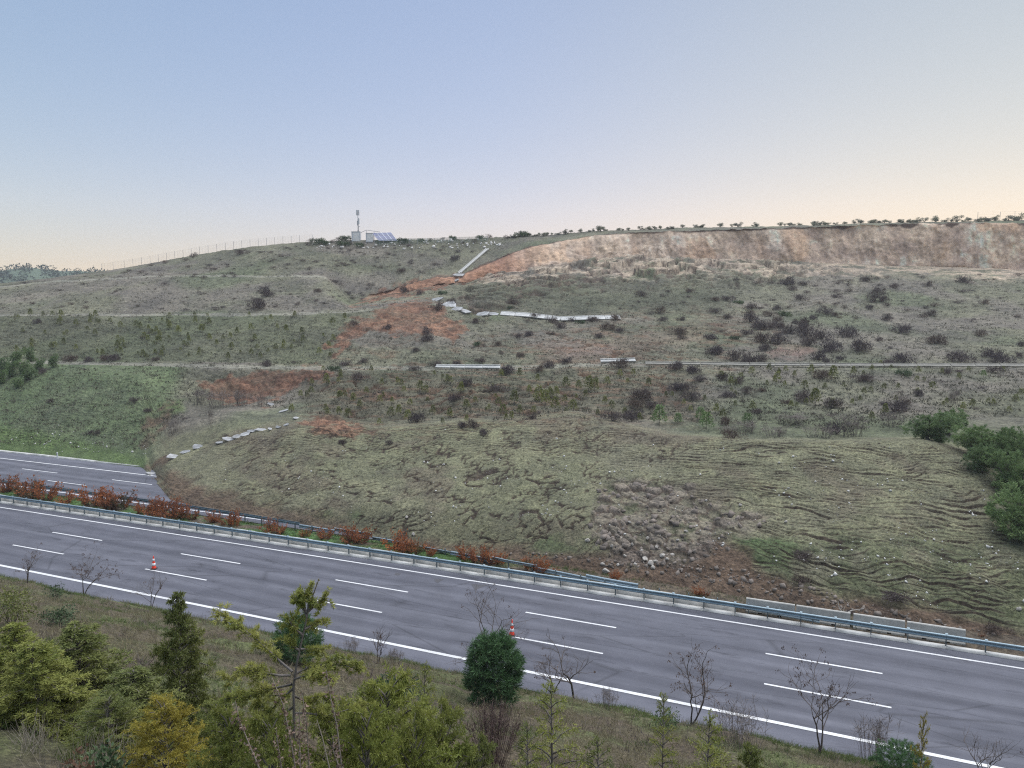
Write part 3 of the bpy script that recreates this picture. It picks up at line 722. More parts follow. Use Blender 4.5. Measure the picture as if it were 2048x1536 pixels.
# the far guardrail, pushed over by the slide: beam top read off the photograph, about 0.75 m above the road
fr = tag(empty("guardrail", (*road_xy(20, 12.6), 0)), "bent steel guardrail on the far side of the median, pushed by the slide", "guardrail")
pix = [(369, 1009), (513, 1031), (657, 1054), (770, 1071), (855, 1088), (944, 1103), (1016, 1120), (1098, 1134), (1217, 1158), (1299, 1172), (1347, 1178), (1450, 1195), (1564, 1214), (1640, 1228)]
sd_ = [tuple(float(q) for q in road_sd(*at_z(a, b, .78)[:2])) for a, b in pix]
ss = np.array([q[0] for q in sd_])[::-1]; dd = np.array([q[1] for q in sd_])[::-1]
print("far rail d", np.round(dd, 1))
def far_d(s): return float(np.interp(s, ss, dd))
s = ss[0]; k = 0
gaps = [(-9, -7), (1.0, 3.2), (8.5, 10.5)]
while s < 150:
    e = s + 3.9
    if not any(a < (s + e) / 2 < b for a, b in gaps):
        tl = random.uniform(-.4, .9) if s < 24 else 0.05; dzr = random.uniform(-.3, .04) if s < 24 else 0
        pth = [(*[float(q) for q in road_xy(t, far_d(t))], .64 + dzr, tl) for t in np.linspace(s, e, 4)]
        rel(link("rail_section", rail_mesh(pth, (-nrm[0], -nrm[1]) if s > 24 else nrm), M['rail_far']), fr)
    for t in (s + .4, s + 2.4):
        x, y = road_xy(t, far_d(t) - .12)
        o = link("post", post_me); o.parent = fr; o.location = (x - fr.location.x, y - fr.location.y, -.03); o.rotation_euler = (random.uniform(-.1, .3) if t < 24 else 0, 0, TH)
    s = e
# four precast barrier blocks behind the guardrail
def barrier_mesh(L):
    prof = [(-.30, 0), (-.30, .10), (-.20, .22), (-.10, .84), (-.06, .88), (.06, .88), (.10, .84), (.20, .22), (.30, .10), (.30, 0)]
    cuts = [(0, 0), (L * .26, 0), (L * .26 + .001, .10), (L * .34, .10), (L * .34 + .001, 0), (L * .66, 0), (L * .66 + .001, .10), (L * .74, .10), (L * .74 + .001, 0), (L, 0)]
    V = []; F = []; m = len(prof)
    for i, (u, lo) in enumerate(cuts):
        sh = .03 if i in (0, len(cuts) - 1) else 0
        for a, h in prof: V.append((u - L / 2, a * (1 - sh), max(h, lo)))
    for i in range(len(cuts) - 1):
        for j in range(m):
            p = i * m + j; q = i * m + (j + 1) % m; F.append((p, p + m, q + m, q))
    F.append(tuple(range(m))); F.append(tuple((len(cuts) - 1) * m + j for j in reversed(range(m))))
    me = bpy.data.meshes.new("barrier_block"); me.from_pydata(V, [], F); me.validate(); return me
names4 = ["leftmost precast concrete barrier block behind the guardrail, worn and yellowish", "second precast concrete barrier block from the left behind the guardrail", "third precast concrete barrier block from the left, clean and pale", "rightmost precast concrete barrier block behind the guardrail, clean and pale"]
bx_ = [(1492, 1590), (1592, 1701), (1706, 1810), (1813, 1931)]
for i, (a, b) in enumerate(bx_):
    ends = []
    for p_ in (a, b):
        # where the pixel column meets the line d = 9.75
        lo, hi = -60, 60
        for _ in range(50):
            mid = (lo + hi) / 2; xx, yy = road_xy(mid, 9.78)
            if project(xx, yy, .45)[0] > p_: lo = mid
            else: hi = mid
        ends.append(lo)
    L = abs(ends[0] - ends[1]) - .03; sm = sum(ends) / 2
    x, y = road_xy(sm, 9.78)
    o = link("barrier_block", barrier_mesh(L), M['barrier'], loc=(x, y, .0)); o.rotation_euler = (0, 0, TH + random.uniform(-.008, .008))
    tag(o, names4[i], "barrier", "precast barrier blocks behind the guardrail")
    print("barrier", L)
# traffic cones
M['cone'] = mat_plain("cone_orange", (.85, .055, .022), .45, .08, 6, spec=.5)
M['cone_white'] = mat_plain("cone_reflective_white", (.82, .80, .78), .4, .05, 6)
M['rubber'] = mat_plain("cone_base_rubber", (.06, .03, .03), .7, .2, 6)
for (px, py, lab) in ((308, 1138, "orange traffic cone with white bands on the left dashed line"), (1024, 1271, "orange traffic cone with white bands above the round pine")):
    x, y, z = at_z(px, py, 0)
    r = tag(empty("traffic_cone", (x, y, .012)), lab, "cone", "traffic cones on the carriageway")
    b_ = MB(); b_.box((0, 0, .025), (.40, .40, .04)); b_.box((0, 0, .055), (.36, .36, .026), taper=.94); b_.build("base", M['rubber'], r)
    MB().lathe([(.165, .06), (.155, .10), (.034, .98), (.030, 1.01), (.012, 1.015)], 20).build("cone_body", M['cone'], r, True)
    rad = lambda h: .155 - (h - .10) * .1375
    for h0, h1 in ((.26, .46), (.62, .80)):
        MB().lathe([(rad(h0) + .003, h0), (rad(h1) + .003, h1)], 20).build("reflective_band", M['cone_white'], r, True)
# white marker post on the far verge
x, y, z = at_z(115, 918, 0)
r = tag(empty("marker_post", (x, y, 0)), "short white marker post on the verge beside the far carriageway", "post")
b_ = MB(); b_.box((0, 0, .40), (.16, .09, .86)); b_.box((0, 0, .86), (.16, .09, .07), taper=.5); b_.build("post_body", M['white'], r)
b_ = MB(); b_.box((0, -.048, .66), (.09, .012, .16)); b_.build("reflector", M['patch'], r)

# ------------------------------------------------------------------ plant building blocks
def unit(v): return v / (np.linalg.norm(v, axis=-1, keepdims=True) + 1e-9)
def blades(P, D, L, Wd, rng, curl=0.0, kind='diamond'):
    """thin leaf or twig faces from P along D; returns V, F (quads)"""
    n = len(P); D = unit(D); R = unit(np.cross(D, unit(rng.normal(size=(n, 3)))))
    L = np.broadcast_to(L, n)[:, None]; Wd = np.broadcast_to(Wd, n)[:, None]
    mid = P + D * L * .5; mid[:, 2] += curl * L[:, 0]
    tip = P + D * L
    if kind == 'diamond': V = np.stack([P, mid + R * Wd * .5, tip, mid - R * Wd * .5], 1)
    else: V = np.stack([P - R * Wd * .5, P + R * Wd * .5, tip + R * Wd * .2, tip - R * Wd * .2], 1)
    return V.reshape(-1, 3), np.arange(4 * n).reshape(n, 4)
class Acc:
    def __init__(s): s.V = []; s.F = []; s.M = []; s.n = 0
    def add(s, V, F, mi=0):
        s.V.append(np.asarray(V, float)); s.F.append(np.asarray(F) + s.n); s.M.append(np.full(len(F), mi)); s.n += len(V); return s
    def tube(s, pts, r0, r1, n=5, mi=0):
        pts = np.asarray(pts, float); m = len(pts); rad = np.linspace(r0, r1, m)
        d = np.gradient(pts, axis=0); d = unit(d)
        a = unit(np.cross(d, np.array([.31, .17, .93]))); b = np.cross(d, a)
        t = 2 * np.pi * np.arange(n) / n
        ring = pts[:, None] + rad[:, None, None] * (np.cos(t)[None, :, None] * a[:, None] + np.sin(t)[None, :, None] * b[:, None])
        i, j = np.meshgrid(np.arange(m - 1), np.arange(n), indexing='ij'); k = (j + 1) % n
        F = np.stack([i * n + j, i * n + k, (i + 1) * n + k, (i + 1) * n + j], -1).reshape(-1, 4)
        return s.add(ring.reshape(-1, 3), F, mi)
    def mesh(s, name, mats):
        me = mesh_np(name, np.concatenate(s.V), np.concatenate(s.F), None, False, np.concatenate(s.M))
        for m in mats: me.materials.append(m)
        return me
M['bark'] = mat_plain("bark", (.075, .060, .050), .9, .3, 12)
M['bark_grey'] = mat_plain("grey_bark", (.150, .130, .115), .9, .3, 14)
M['twig'] = mat_plain("dry_twig", (.105, .085, .075), .9, .3, 6)
M['dead_leaf'] = mat_leaf("dead_leaf", (.060, .035, .024), (.120, .070, .045), 3)
M['shrub_a'] = mat_leaf("mauve_shrub_twigs", (.066, .052, .053), (.112, .088, .084), 1.4, .1, .25)
M['shrub_b'] = mat_leaf("brown_shrub_twigs", (.075, .055, .047), (.125, .094, .078), 1.4, .1, .25)
M['shrub_g'] = mat_leaf("green_shrub_leaves", (.045, .075, .036), (.090, .125, .058), 1.6, .15, .25)
M['sap'] = mat_leaf("young_conifer_needles", (.110, .130, .038), (.215, .220, .065), 2.0, .2, .3)
M['pine'] = mat_leaf("pine_needles", (.110, .165, .070), (.205, .280, .115), 1.2, .2, .15)
M['olive'] = mat_leaf("olive_leaves", (.130, .140, .100), (.220, .230, .165), 1.2, .2, .25)
M['rust'] = mat_leaf("rust_red_leaves", (.210, .066, .024), (.370, .135, .044), 2.2, .3, .25)
M['rust_green'] = mat_leaf("rusty_green_leaves", (.055, .060, .022), (.165, .070, .028), 1.6, .25, .3)
M['cedar'] = mat_leaf("cedar_needles", (.165, .195, .044), (.345, .340, .092), 1.6, .25, .12)
M['cedar_hero'] = mat_leaf('bright_cedar_needles', (.200, .225, .055), (.400, .385, .115), 2.2, .3, .05)
M['cedar_dark'] = mat_leaf("dark_cedar_needles", (.112, .136, .040), (.235, .243, .070), 1.6, .2, .12)
M['cedar_gold'] = mat_leaf("golden_cedar_needles", (.250, .210, .038), (.390, .335, .072), 1.6, .25, .1)
M['roundpine'] = mat_leaf("round_pine_needles", (.050, .105, .040), (.110, .195, .075), 2.5, .2, .1)
M['dry_grass'] = mat_leaf("dry_grass", (.140, .122, .076), (.250, .220, .140), .8, .3, .1)
M['green_grass'] = mat_leaf("green_grass", (.060, .090, .024), (.110, .150, .045), .8, .3, .1)
M['turf'] = mat_leaf("turf_tussocks", (.095, .095, .058), (.150, .148, .092), .25, .15, 0)
M['scrub'] = mat_leaf("low_scrub", (.070, .066, .044), (.115, .108, .074), .2, .1, 0)

def dome_shrub(seed, mats, n=1300, h=.95, leaf=False):
    """bare thorny dome, radius about 1"""
    rng = np.random.default_rng(seed); A = Acc()
    lobes = rng.normal(size=(7, 3)) * np.array([.45, .45, .12]) + np.array([0, 0, .28])
    c = lobes[rng.integers(0, 7, n)]
    d = unit(rng.normal(size=(n, 3)) * np.array([1, 1, .8]) + np.array([0, 0, .35]))
    r = rng.uniform(.15, .55, n)[:, None] * np.array([1, 1, h])
    P = c + d * r; P[:, 2] = np.abs(P[:, 2]) * .95 + .02
    D = d * .8 + rng.normal(size=(n, 3)) * .35 + np.array([0, 0, .25])
    V, F = blades(P, D, rng.uniform(.16, .38, n), rng.uniform(.025, .055, n) * (2.2 if leaf else 1), rng); A.add(V, F, 0)
    for k in range(14):
        a = rng.uniform(0, 6.28); e = rng.uniform(.3, .8)
        A.tube([(0, 0, -.05), (.3 * e * math.cos(a), .3 * e * math.sin(a), .25 * h), (.75 * e * math.cos(a), .75 * e * math.sin(a), .62 * h)], .03, .01, 4, 1)
    return A.mesh("dark_shrub", mats)
SHR = [dome_shrub(200 + i, [M['shrub_a'] if i % 3 else M['shrub_b'], M['twig']], 950) for i in range(6)]
SHG = [dome_shrub(230 + i, [M['shrub_g'], M['twig']], 800, .95, True) for i in range(3)]
SHS = [dome_shrub(240 + i, [M['shrub_b'] if i % 2 else M['shrub_a'], M['twig']], 330, .6) for i in range(4)]

def sapling(seed, mats, n=300, full=1.0):
    """young conifer, height 1, clear stem below"""
    rng = np.random.default_rng(seed); A = Acc()
    A.tube([(0, 0, -.06), (.02, .01, .4), (0, 0, .97)], .022, .006, 5, 1)
    t = rng.uniform(0.18, 1, n) ** .8; a = rng.uniform(0, 6.28, n)
    rad = full * (.07 + .36 * (1 - t) ** .7) * rng.uniform(.35, 1, n) * (1 + .25 * np.sin(a * 3 + seed))
    P = np.stack([rad * np.cos(a), rad * np.sin(a), t * .95 + rng.normal(size=n) * .03], 1)
    D = np.stack([np.cos(a), np.sin(a), rng.uniform(.1, 1.1, n)], 1) + rng.normal(size=(n, 3)) * .4
    V, F = blades(P, D, rng.uniform(.07, .16, n), rng.uniform(.04, .07, n), rng); A.add(V, F, 0)
    return A.mesh("conifer_sapling", mats)
SAP = [sapling(300 + i, [M['sap'], M['bark']], 300, .8 + .15 * (i % 3)) for i in range(5)]
SAPD = [sapling(320 + i, [M['pine'], M['bark']], 420, 1.15) for i in range(2)]

def needle_clumps(A, C, n_per, spread, L, Wd, rng, mi=0, up=.3, center=None):
    m = len(C); P = np.repeat(C, n_per, 0)
    base = unit(rng.normal(size=(m * n_per, 3)))
    if center is not None: base = base + 1.1 * np.repeat(unit(C - center), n_per, 0)
    D = base + np.array([0, 0, up])
    P = P + unit(rng.normal(size=P.shape)) * (rng.uniform(0, 1, len(P)) ** .5 * spread)[:, None]
    V, F = blades(P, D, L * rng.uniform(.6, 1.2, len(P)), Wd, rng); A.add(V, F, mi)
def pine_tree(seed, clumps=430, per=26):
    """bushy round-headed pine, height 1"""
    rng = np.random.default_rng(seed); r = empty("pine_tree")
    T = Acc(); T.tube([(0, 0, -.06), (.01, 0, .3), (.03, .02, .7)], .035, .015, 7)
    ctr = np.array([0, 0, .50])
    lob = rng.normal(size=(9, 3)) * np.array([.17, .17, .17]) + ctr
    pts = []
    for c in lob:
        d = unit(rng.normal(size=(clumps // 9, 3))); pts.append(c + d * rng.uniform(.12, .26, (len(d), 1)) * np.array([1, 1, .95]))
        T.tube([(0, 0, .25 + .2 * rng.random()), (c[0] * .5, c[1] * .5, c[2] * .8), tuple(c)], .014, .005, 5)
    pts = np.concatenate(pts); pts = pts[pts[:, 2] > .06]
    A = Acc(); needle_clumps(A, pts, per, .030, .075, .011, rng, 0, .45, ctr)
    me = A.mesh("crown", [M['pine']]); mt = T.mesh("trunk", [M['bark']])
    link("crown", me, None, r); link("trunk", mt, None, r)
    return r
def olive_tree(seed):
    rng = np.random.default_rng(seed); r = empty("olive_tree"); T = Acc(); A = Acc()
    T.tube([(0, 0, -.08), (.02, .0, .12), (.0, .03, .26)], .05, .035, 6)
    k = 5 + seed % 3
    lob = np.stack([rng.uniform(-.34, .34, k), rng.uniform(-.3, .3, k), rng.uniform(.34, .78, k)], 1)
    for c in lob:
        T.tube([(0, .02, .2), tuple((c + np.array([0, 0, .3])) / 2), tuple(c)], .026, .008, 5)
        n = 150; d = unit(rng.normal(size=(n, 3))); P = c + d * rng.uniform(.04, .25, (n, 1)) * np.array([1, 1, .75])
        V, F = blades(P, d + np.array([0, 0, .2]) + rng.normal(size=(n, 3)) * .5, rng.uniform(.05, .11, n), rng.uniform(.025, .05, n), rng); A.add(V, F)
    link("crown", A.mesh("crown", [M['olive']]), None, r); link("trunk", T.mesh("trunk", [M['bark']]), None, r)
    return r
def rust_shrub(seed, green=.3):
    """upright arching stems full of small rust-red leaves, height 1"""
    rng = np.random.default_rng(seed); A = Acc()
    for k in range(20):
        a = rng.uniform(0, 6.28); lean = rng.uniform(.05, .55); h = rng.uniform(.45, 1.0) * (1 - .25 * lean)
        t = np.linspace(0, 1, 6); sx = lean * t ** 1.5
        pts = np.stack([sx * math.cos(a) + .16 * math.cos(a), sx * math.sin(a) + .16 * math.sin(a), h * (t - .06)], 1)
        A.tube(pts, .012, .004, 4, 2)
        n = 44; u = rng.uniform(.12, 1, n)
        P = np.stack([np.interp(u, t, pts[:, i]) for i in range(3)], 1) + rng.normal(size=(n, 3)) * .035
        D = rng.normal(size=(n, 3)) + np.array([.5 * math.cos(a), .5 * math.sin(a), .7])
        gmask = (u < green * rng.uniform(.5, 1.6))
        for mi, mk in ((0, ~gmask), (1, gmask)):
            if mk.any():
                V, F = blades(P[mk], D[mk], rng.uniform(.05, .12, mk.sum()), rng.uniform(.03, .055, mk.sum()), rng); A.add(V, F, mi)
    return A.mesh("rust_shrub", [M['rust'], M['rust_green'], M['twig']])
RUST = [rust_shrub(400 + i, (.15, .35, .6, .25)[i]) for i in range(4)]

ORD = "first second third fourth fifth sixth seventh eighth ninth tenth eleventh twelfth thirteenth fourteenth fifteenth sixteenth seventeenth eighteenth nineteenth twentieth twenty-first twenty-second twenty-third twenty-fourth twenty-fifth twenty-sixth twenty-seventh twenty-eighth twenty-ninth thirtieth thirty-first thirty-second thirty-third thirty-fourth thirty-fifth thirty-sixth thirty-seventh thirty-eighth thirty-ninth fortieth forty-first forty-second forty-third forty-fourth forty-fifth forty-sixth forty-seventh forty-eighth forty-ninth fiftieth".split()
def ordinal(i): return ORD[i] if i < len(ORD) else "%dth" % (i + 1)
def put(me_or_root, name, loc, sc, rz=None, tilt=0.0):
    rz = random.uniform(0, 6.28) if rz is None else rz
    if isinstance(me_or_root, bpy.types.Mesh): o = link(name, me_or_root)
    else: o = copy_tree(me_or_root); o.name = name
    o.location = loc; o.rotation_euler = (random.uniform(-tilt, tilt), random.uniform(-tilt, tilt), rz)
    o.scale = (sc, sc, sc) if np.isscalar(sc) else sc
    return o
def part_of(px, py, poly):
    P = np.array(poly, float); u = (px - P[:, 0].min()) / (np.ptp(P[:, 0]) + 1e-6); v = (py - P[:, 1].min()) / (np.ptp(P[:, 1]) + 1e-6)
    return ("upper" if v < .5 else "lower") + " " + ("left" if u < .25 else "left centre" if u < .5 else "right centre" if u < .75 else "right") + " part"
def mpp(y): return y / FPX            # metres per photo pixel at distance y

# ------------------------------------------------------------------ shrubs on the hill (read off the photograph: column, foot row, width in 2.926x enlargement)
def Z(ox, oy, lst): return [(ox + a / 2.926, oy + b / 2.926, c / 2.926) for a, b, c in lst]
shr = Z(1348, 400, [(1010, 798, 110), (915, 892, 105), (1080, 885, 115), (865, 820, 95), (795, 865, 85), (1335, 775, 95), (1545, 850, 110), (1685, 950, 130), (1855, 925, 90), (1930, 960, 105), (1350, 960, 95), (1245, 975, 85), (265, 905, 110), (365, 940, 100), (520, 950, 75), (450, 960, 90), (515, 840, 100), (605, 850, 105), (500, 760, 100), (575, 758, 100), (635, 760, 60), (675, 790, 100), (770, 750, 100), (770, 805, 100), (715, 730, 45), (450, 720, 75), (565, 690, 65), (610, 715, 60), (820, 710, 45), (435, 675, 50), (250, 665, 55), (455, 640, 60), (505, 640, 30), (600, 645, 50), (320, 690, 45), (220, 820, 75), (30, 1000, 90), (95, 1015, 95), (35, 780, 90), (850, 935, 80), (540, 885, 65), (865, 1050, 100), (1120, 1070, 110), (365, 1080, 80), (290, 1060, 60), (25, 1130, 80), (80, 1125, 80), (150, 1075, 70), (110, 1180, 85), (310, 1160, 80), (665, 1190, 60), (770, 1180, 100), (930, 1220, 105), (665, 495, 90), (760, 500, 60), (690, 530, 50), (745, 590, 60), (950, 575, 50), (1175, 590, 80), (1225, 598, 50), (1000, 640, 40), (880, 640, 40), (895, 680, 70), (945, 682, 45), (1070, 700, 40), (1245, 705, 55), (1500, 680, 60), (1190, 540, 70), (240, 595, 50), (310, 585, 60), (1870, 1015, 65), (1425, 1150, 60), (960, 1375, 110), (1300, 1250, 120), (350, 1400, 100), (1350, 1200, 60), (1130, 480, 60), (1290, 520, 50), (1490, 505, 50), (1820, 610, 50), (1150, 640, 45), (1700, 490, 70), (1790, 800, 60), (2040, 860, 50), (2040, 925, 45), (1600, 1020, 50), (1200, 820, 45), (1270, 870, 40), (900, 960, 60), (975, 940, 50), (420, 790, 60), (275, 775, 40), (50, 815, 45), (45, 700, 45), (90, 545, 50), (365, 490, 40), (310, 1320, 90), (500, 1260, 60), (1240, 1200, 60), (430, 1140, 60), (520, 1130, 50)])
shr += Z(650, 400, [(165, 738, 65), (655, 640, 70), (740, 622, 60), (890, 725, 60), (600, 795, 60), (600, 842, 70), (375, 760, 60), (535, 890, 50), (770, 975, 50), (120, 975, 60), (220, 955, 50), (205, 1062, 85), (520, 1000, 50), (650, 985, 60), (915, 955, 60), (1035, 905, 40), (1145, 920, 50), (1300, 985, 80), (1400, 965, 60), (1080, 1022, 100), (820, 1100, 75), (1015, 1120, 90), (945, 1120, 60), (760, 1190, 70), (540, 1305, 90), (1185, 715, 40), (1225, 690, 50), (1330, 715, 60), (1380, 745, 70), (1445, 705, 50), (1570, 715, 70), (1640, 765, 60), (1690, 768, 60), (1725, 785, 50), (1605, 815, 55), (1700, 710, 60), (1955, 665, 60), (1910, 670, 40), (1975, 705, 50), (1125, 805, 45), (1200, 795, 50), (1300, 780, 30), (1330, 780, 45), (1015, 850, 50), (930, 860, 30), (1055, 860, 35), (1210, 1280, 60), (1685, 1300, 90), (1805, 1270, 110), (1850, 1180, 120), (1915, 1220, 70), (1820, 1215, 90), (1720, 985, 95), (1860, 570, 50), (2010, 545, 40), (1985, 570, 40), (870, 1340, 70), (790, 1340, 60), (940, 1385, 60), (1310, 1120 + 250, 35), (1140, 1435, 30), (375, 1430, 45), (100, 1425, 45), (1800, 1300, 60), (1250, 1010, 60), (460, 545, 70), (555, 560, 45), (140, 555, 40), (265, 505, 40), (65, 485, 35), (1100, 620, 60), (760, 360, 50), (700, 285, 40), (560, 435, 40), (450, 437, 50)])
shr += Z(0, 400, [(1510, 642, 95), (1495, 600, 50), (1560, 570, 60), (1545, 550, 60), (1130, 455, 40), (1190, 465, 40), (1315, 455, 40), (1370, 452, 35), (1175, 560, 40), (610, 945, 70), (660, 945, 70), (410, 945, 75), (520, 950, 55), (780, 1190, 50), (860, 1250, 45), (520, 1370, 45), (560, 1372, 45), (290, 1190, 45), (790, 1405, 35), (1080, 1285, 40), (1020, 1283, 35), (1560, 975, 60), (1720, 960, 40), (1320, 1385, 40), (215, 735, 45), (500, 635, 40), (490, 500, 25), (675, 540, 30), (875, 785, 30), (905, 945, 45), (1410, 320, 60), (1800, 440, 40), (1965, 490, 40), (1810, 415, 35), (250, 1015, 60), (1265, 650, 40), (1470, 830, 40), (830, 810, 40), (1180, 1130, 30), (2000, 1420, 35), (1545, 1410, 40), (40, 1235, 40), (80, 1185, 30), (495, 995, 25), (1140, 445, 30), (960, 500, 30), (1440, 505, 25), (1855, 545, 45), (1740, 620, 40), (1600, 630, 40), (1700, 560, 30), (905, 525, 20), (770, 1300, 0)][:-1])
zones = []
for (px, py, w) in shr:
    x, y, z = hill(px, py)
    wm = max(w * mpp(y), .7)
    me = random.choice(SHR if w > 14 else SHS)
    hgt = random.uniform(.75, 1.1)
    o = put(me, "dark_shrub", (x, y + wm * .15, z - .05 * wm), (wm / 1.85, wm / 1.85, wm / 1.4 * hgt))
    if py > 1000: zn = 'low'
    elif py > 838: zn = 'crest'
    elif py > 742: zn = 'below'
    elif py > 648: zn = 'mid'
    elif py > 555: zn = 'up'
    else: zn = 'top'
    if px < 640 and zn in ('mid', 'up', 'top', 'below', 'crest'): zn = 'left_' + zn
    zones.append((zn, px, w, o))
ZTXT = {'low': "low on the slide near the guardrail", 'crest': "on the crest of the slid turf lobe", 'below': "between the slid lobe and the lower bench track", 'mid': "on the slope just above the lower bench track", 'up': "on the slope below the cut face", 'top': "just under the cut face and skyline",
        'left_mid': "on the planted slope between the left benches", 'left_up': "above the left middle bench line", 'left_top': "on the upper left slope near the skyline", 'left_below': "on the green cut slope at the left", 'left_crest': "low on the green cut slope beside the far road"}
for zn in ZTXT:
    it = sorted([q for q in zones if q[0] == zn], key=lambda q: q[1])
    big = [q for q in it if q[2] >= 20]; small = [q for q in it if q[2] < 20]
    for i, q in enumerate(big):
        tag(q[3], "large dark shrub %s, %s from left" % (ZTXT[zn], ordinal(i)), "shrub", "dark shrubs " + ZTXT[zn])
    for i, q in enumerate(small):
        tag(q[3], "small dark shrub %s, %s" % (ZTXT[zn], "%s from left" % ordinal(i)), "shrub", "small dark shrubs " + ZTXT[zn])
# green rounded bushes
gb = Z(1348, 400, [(380, 605, 42), (360, 822, 45), (650, 682, 58), (1350, 1032, 66)]) + Z(650, 400, [(890, 852, 45), (1500, 722, 40), (45, 1002, 58), (680, 552, 45), (95, 275, 60), (1085, 635, 30)])
for i, (px, py, w) in enumerate(sorted(gb)):
    x, y, z = hill(px, py); wm = w * mpp(y)
    tag(put(random.choice(SHG), "green_bush", (x, y + wm * .1, z - .04), wm / 1.8), "rounded green bush on the hillside, %s green bush from the left" % ordinal(i), "bush", "green bushes on the hillside")
# many low scattered shrubs, too small to tell apart: seven patches of hillside
def scatter(n, poly, seed):
    rng = np.random.default_rng(seed); P = np.array(poly, float); out = []
    while len(out) < n:
        q = rng.uniform(P.min(0), P.max(0)); ins = False
        for i in range(len(P)):
            a, b = P[i], P[(i + 1) % len(P)]
            if ((a[1] > q[1]) != (b[1] > q[1])) and q[0] < (b[0] - a[0]) * (q[1] - a[1]) / (b[1] - a[1]) + a[0]: ins = not ins
        if ins: out.append(tuple(q))
    return out
for n, poly, w0, w1, txt, sd in ((80, [(0, 575), (200, 548), (400, 515), (600, 490), (900, 492), (960, 500), (900, 545), (500, 548), (100, 560), (0, 600)], 6, 16, "on the upper left slope under the skyline fence", 1),
                                 (42, [(0, 585), (500, 560), (850, 558), (700, 610), (400, 622), (0, 622)], 6, 14, "on the left slope between upper and middle bench", 2),
                                 (60, [(1500, 560), (1650, 545), (2048, 548), (2048, 640), (1700, 650), (1450, 620)], 7, 20, "on the grassy slope under the right cut face", 3),
                                 (34, [(1000, 560), (1300, 560), (1400, 600), (1250, 632), (950, 615)], 5, 12, "on the dark sunken block under the scarp", 4),
                                 (46, [(1400, 745), (2048, 745), (2048, 810), (1800, 840), (1500, 850), (1420, 800)], 7, 16, "on the right slope below the lower bench track", 5),
                                 (22, [(640, 790), (760, 830), (1000, 842), (1300, 838), (1200, 800), (700, 760)], 6, 13, "on the torn ground behind the slid lobe", 6)):
    for px, py in scatter(n, poly, 500 + sd):
        x, y, z = hill(px, py); wm = random.uniform(w0, w1) * mpp(y)
        tag(put(random.choice(SHS), "low_shrub", (x, y, z - .03), (wm / 1.7, wm / 1.7, wm / 1.7 * random.uniform(.5, .85))), "low scrub clump %s, %s" % (txt, part_of(px, py, poly)), "shrub", "low scrub " + txt)

# ------------------------------------------------------------------ young conifers planted on the hill
sp = Z(650, 400, [(1035, 1045, 50), (1140, 1045, 60), (715, 1075, 55), (690, 1045, 35), (425, 1075, 45), (555, 1130, 70), (795, 1130, 70), (1240, 1065, 45), (1110, 1200, 90), (1250, 1170, 95), (1290, 1200, 100), (1345, 1245, 90), (1450, 1235, 80), (1405, 1190, 55), (1540, 1115, 95), (1580, 1125, 80), (1415, 1105, 75), (1360, 1145, 60), (1650, 1095, 55), (1725, 1045, 50), (1890, 1105, 60), (1675, 1225, 60), (1040, 1245, 70), (1140, 1255, 60), (1010, 1195, 55), (830, 1225, 65), (730, 1275, 65), (490, 1305, 75), (625, 1255, 60), (430, 1265, 65), (380, 1275, 65), (320, 1195, 50), (240, 1145, 45), (90, 1165, 45), (90, 1045, 45), (270, 1015, 40), (10, 1085, 65), (15, 1265, 50), (320, 1325, 45), (690, 1310, 40), (825, 1290, 45), (960, 1230, 40), (1845, 1300, 55), (140, 1270, 60), (500, 1220, 50), (1220, 1240, 50), (880, 1190, 45), (1480, 1110, 60), (1320, 1150, 60), (1060, 1290, 45), (340, 1150, 35), (600, 1170, 40), (980, 1110, 35), (1590, 1090, 45), (1770, 1080, 35), (1600, 1260, 45)])
sp += Z(1348, 400, [(600, 1062, 65), (765, 1112, 60), (455, 1032, 55), (555, 1012, 50), (655, 1012, 45), (1515, 1112, 55), (1665, 1052, 42), (1225, 1117, 45), (1305, 1102, 35), (885, 1112, 40), (920, 1055, 90), (825, 1200, 110), (1160, 1285, 60), (1235, 1255, 75), (1040, 1205, 40), (465, 1235, 60), (285, 1280, 60), (240, 1250, 60), (1690, 1230, 50), (1740, 1220, 55), (1840, 1205, 35), (1870, 1205, 35), (2005, 1190, 50), (1960, 1242, 40), (1205, 978, 40), (1265, 1000, 30), (330, 1100, 60), (385, 1065, 50), (275, 1055, 50), (650, 1100, 35), (990, 1105, 30), (1150, 1125, 30), (1420, 1060, 40), (1720, 1010, 35), (1930, 1010, 30), (545, 1095, 30), (925, 1215, 60), (180, 1180, 40), (60, 1200, 35), (700, 1040, 40), (800, 1020, 60), (1050, 1030, 55), (1160, 1010, 40), (360, 1225, 40), (100, 1240, 40), (680, 1215, 45), (770, 1190, 40), (2040, 1150, 50), (1590, 1195, 35)])
sp += Z(0, 400, [(1800, 1165, 50), (1760, 1160, 45), (1820, 1150, 50), (1705, 1245, 50), (1910, 1250, 50), (1985, 1260, 55), (1985, 1170, 45), (2030, 1260, 40), (1995, 1060, 40), (1890, 1010, 35), (1830, 1095, 40), (1920, 1090, 40)])
sp = sorted(sp)
nb = 0
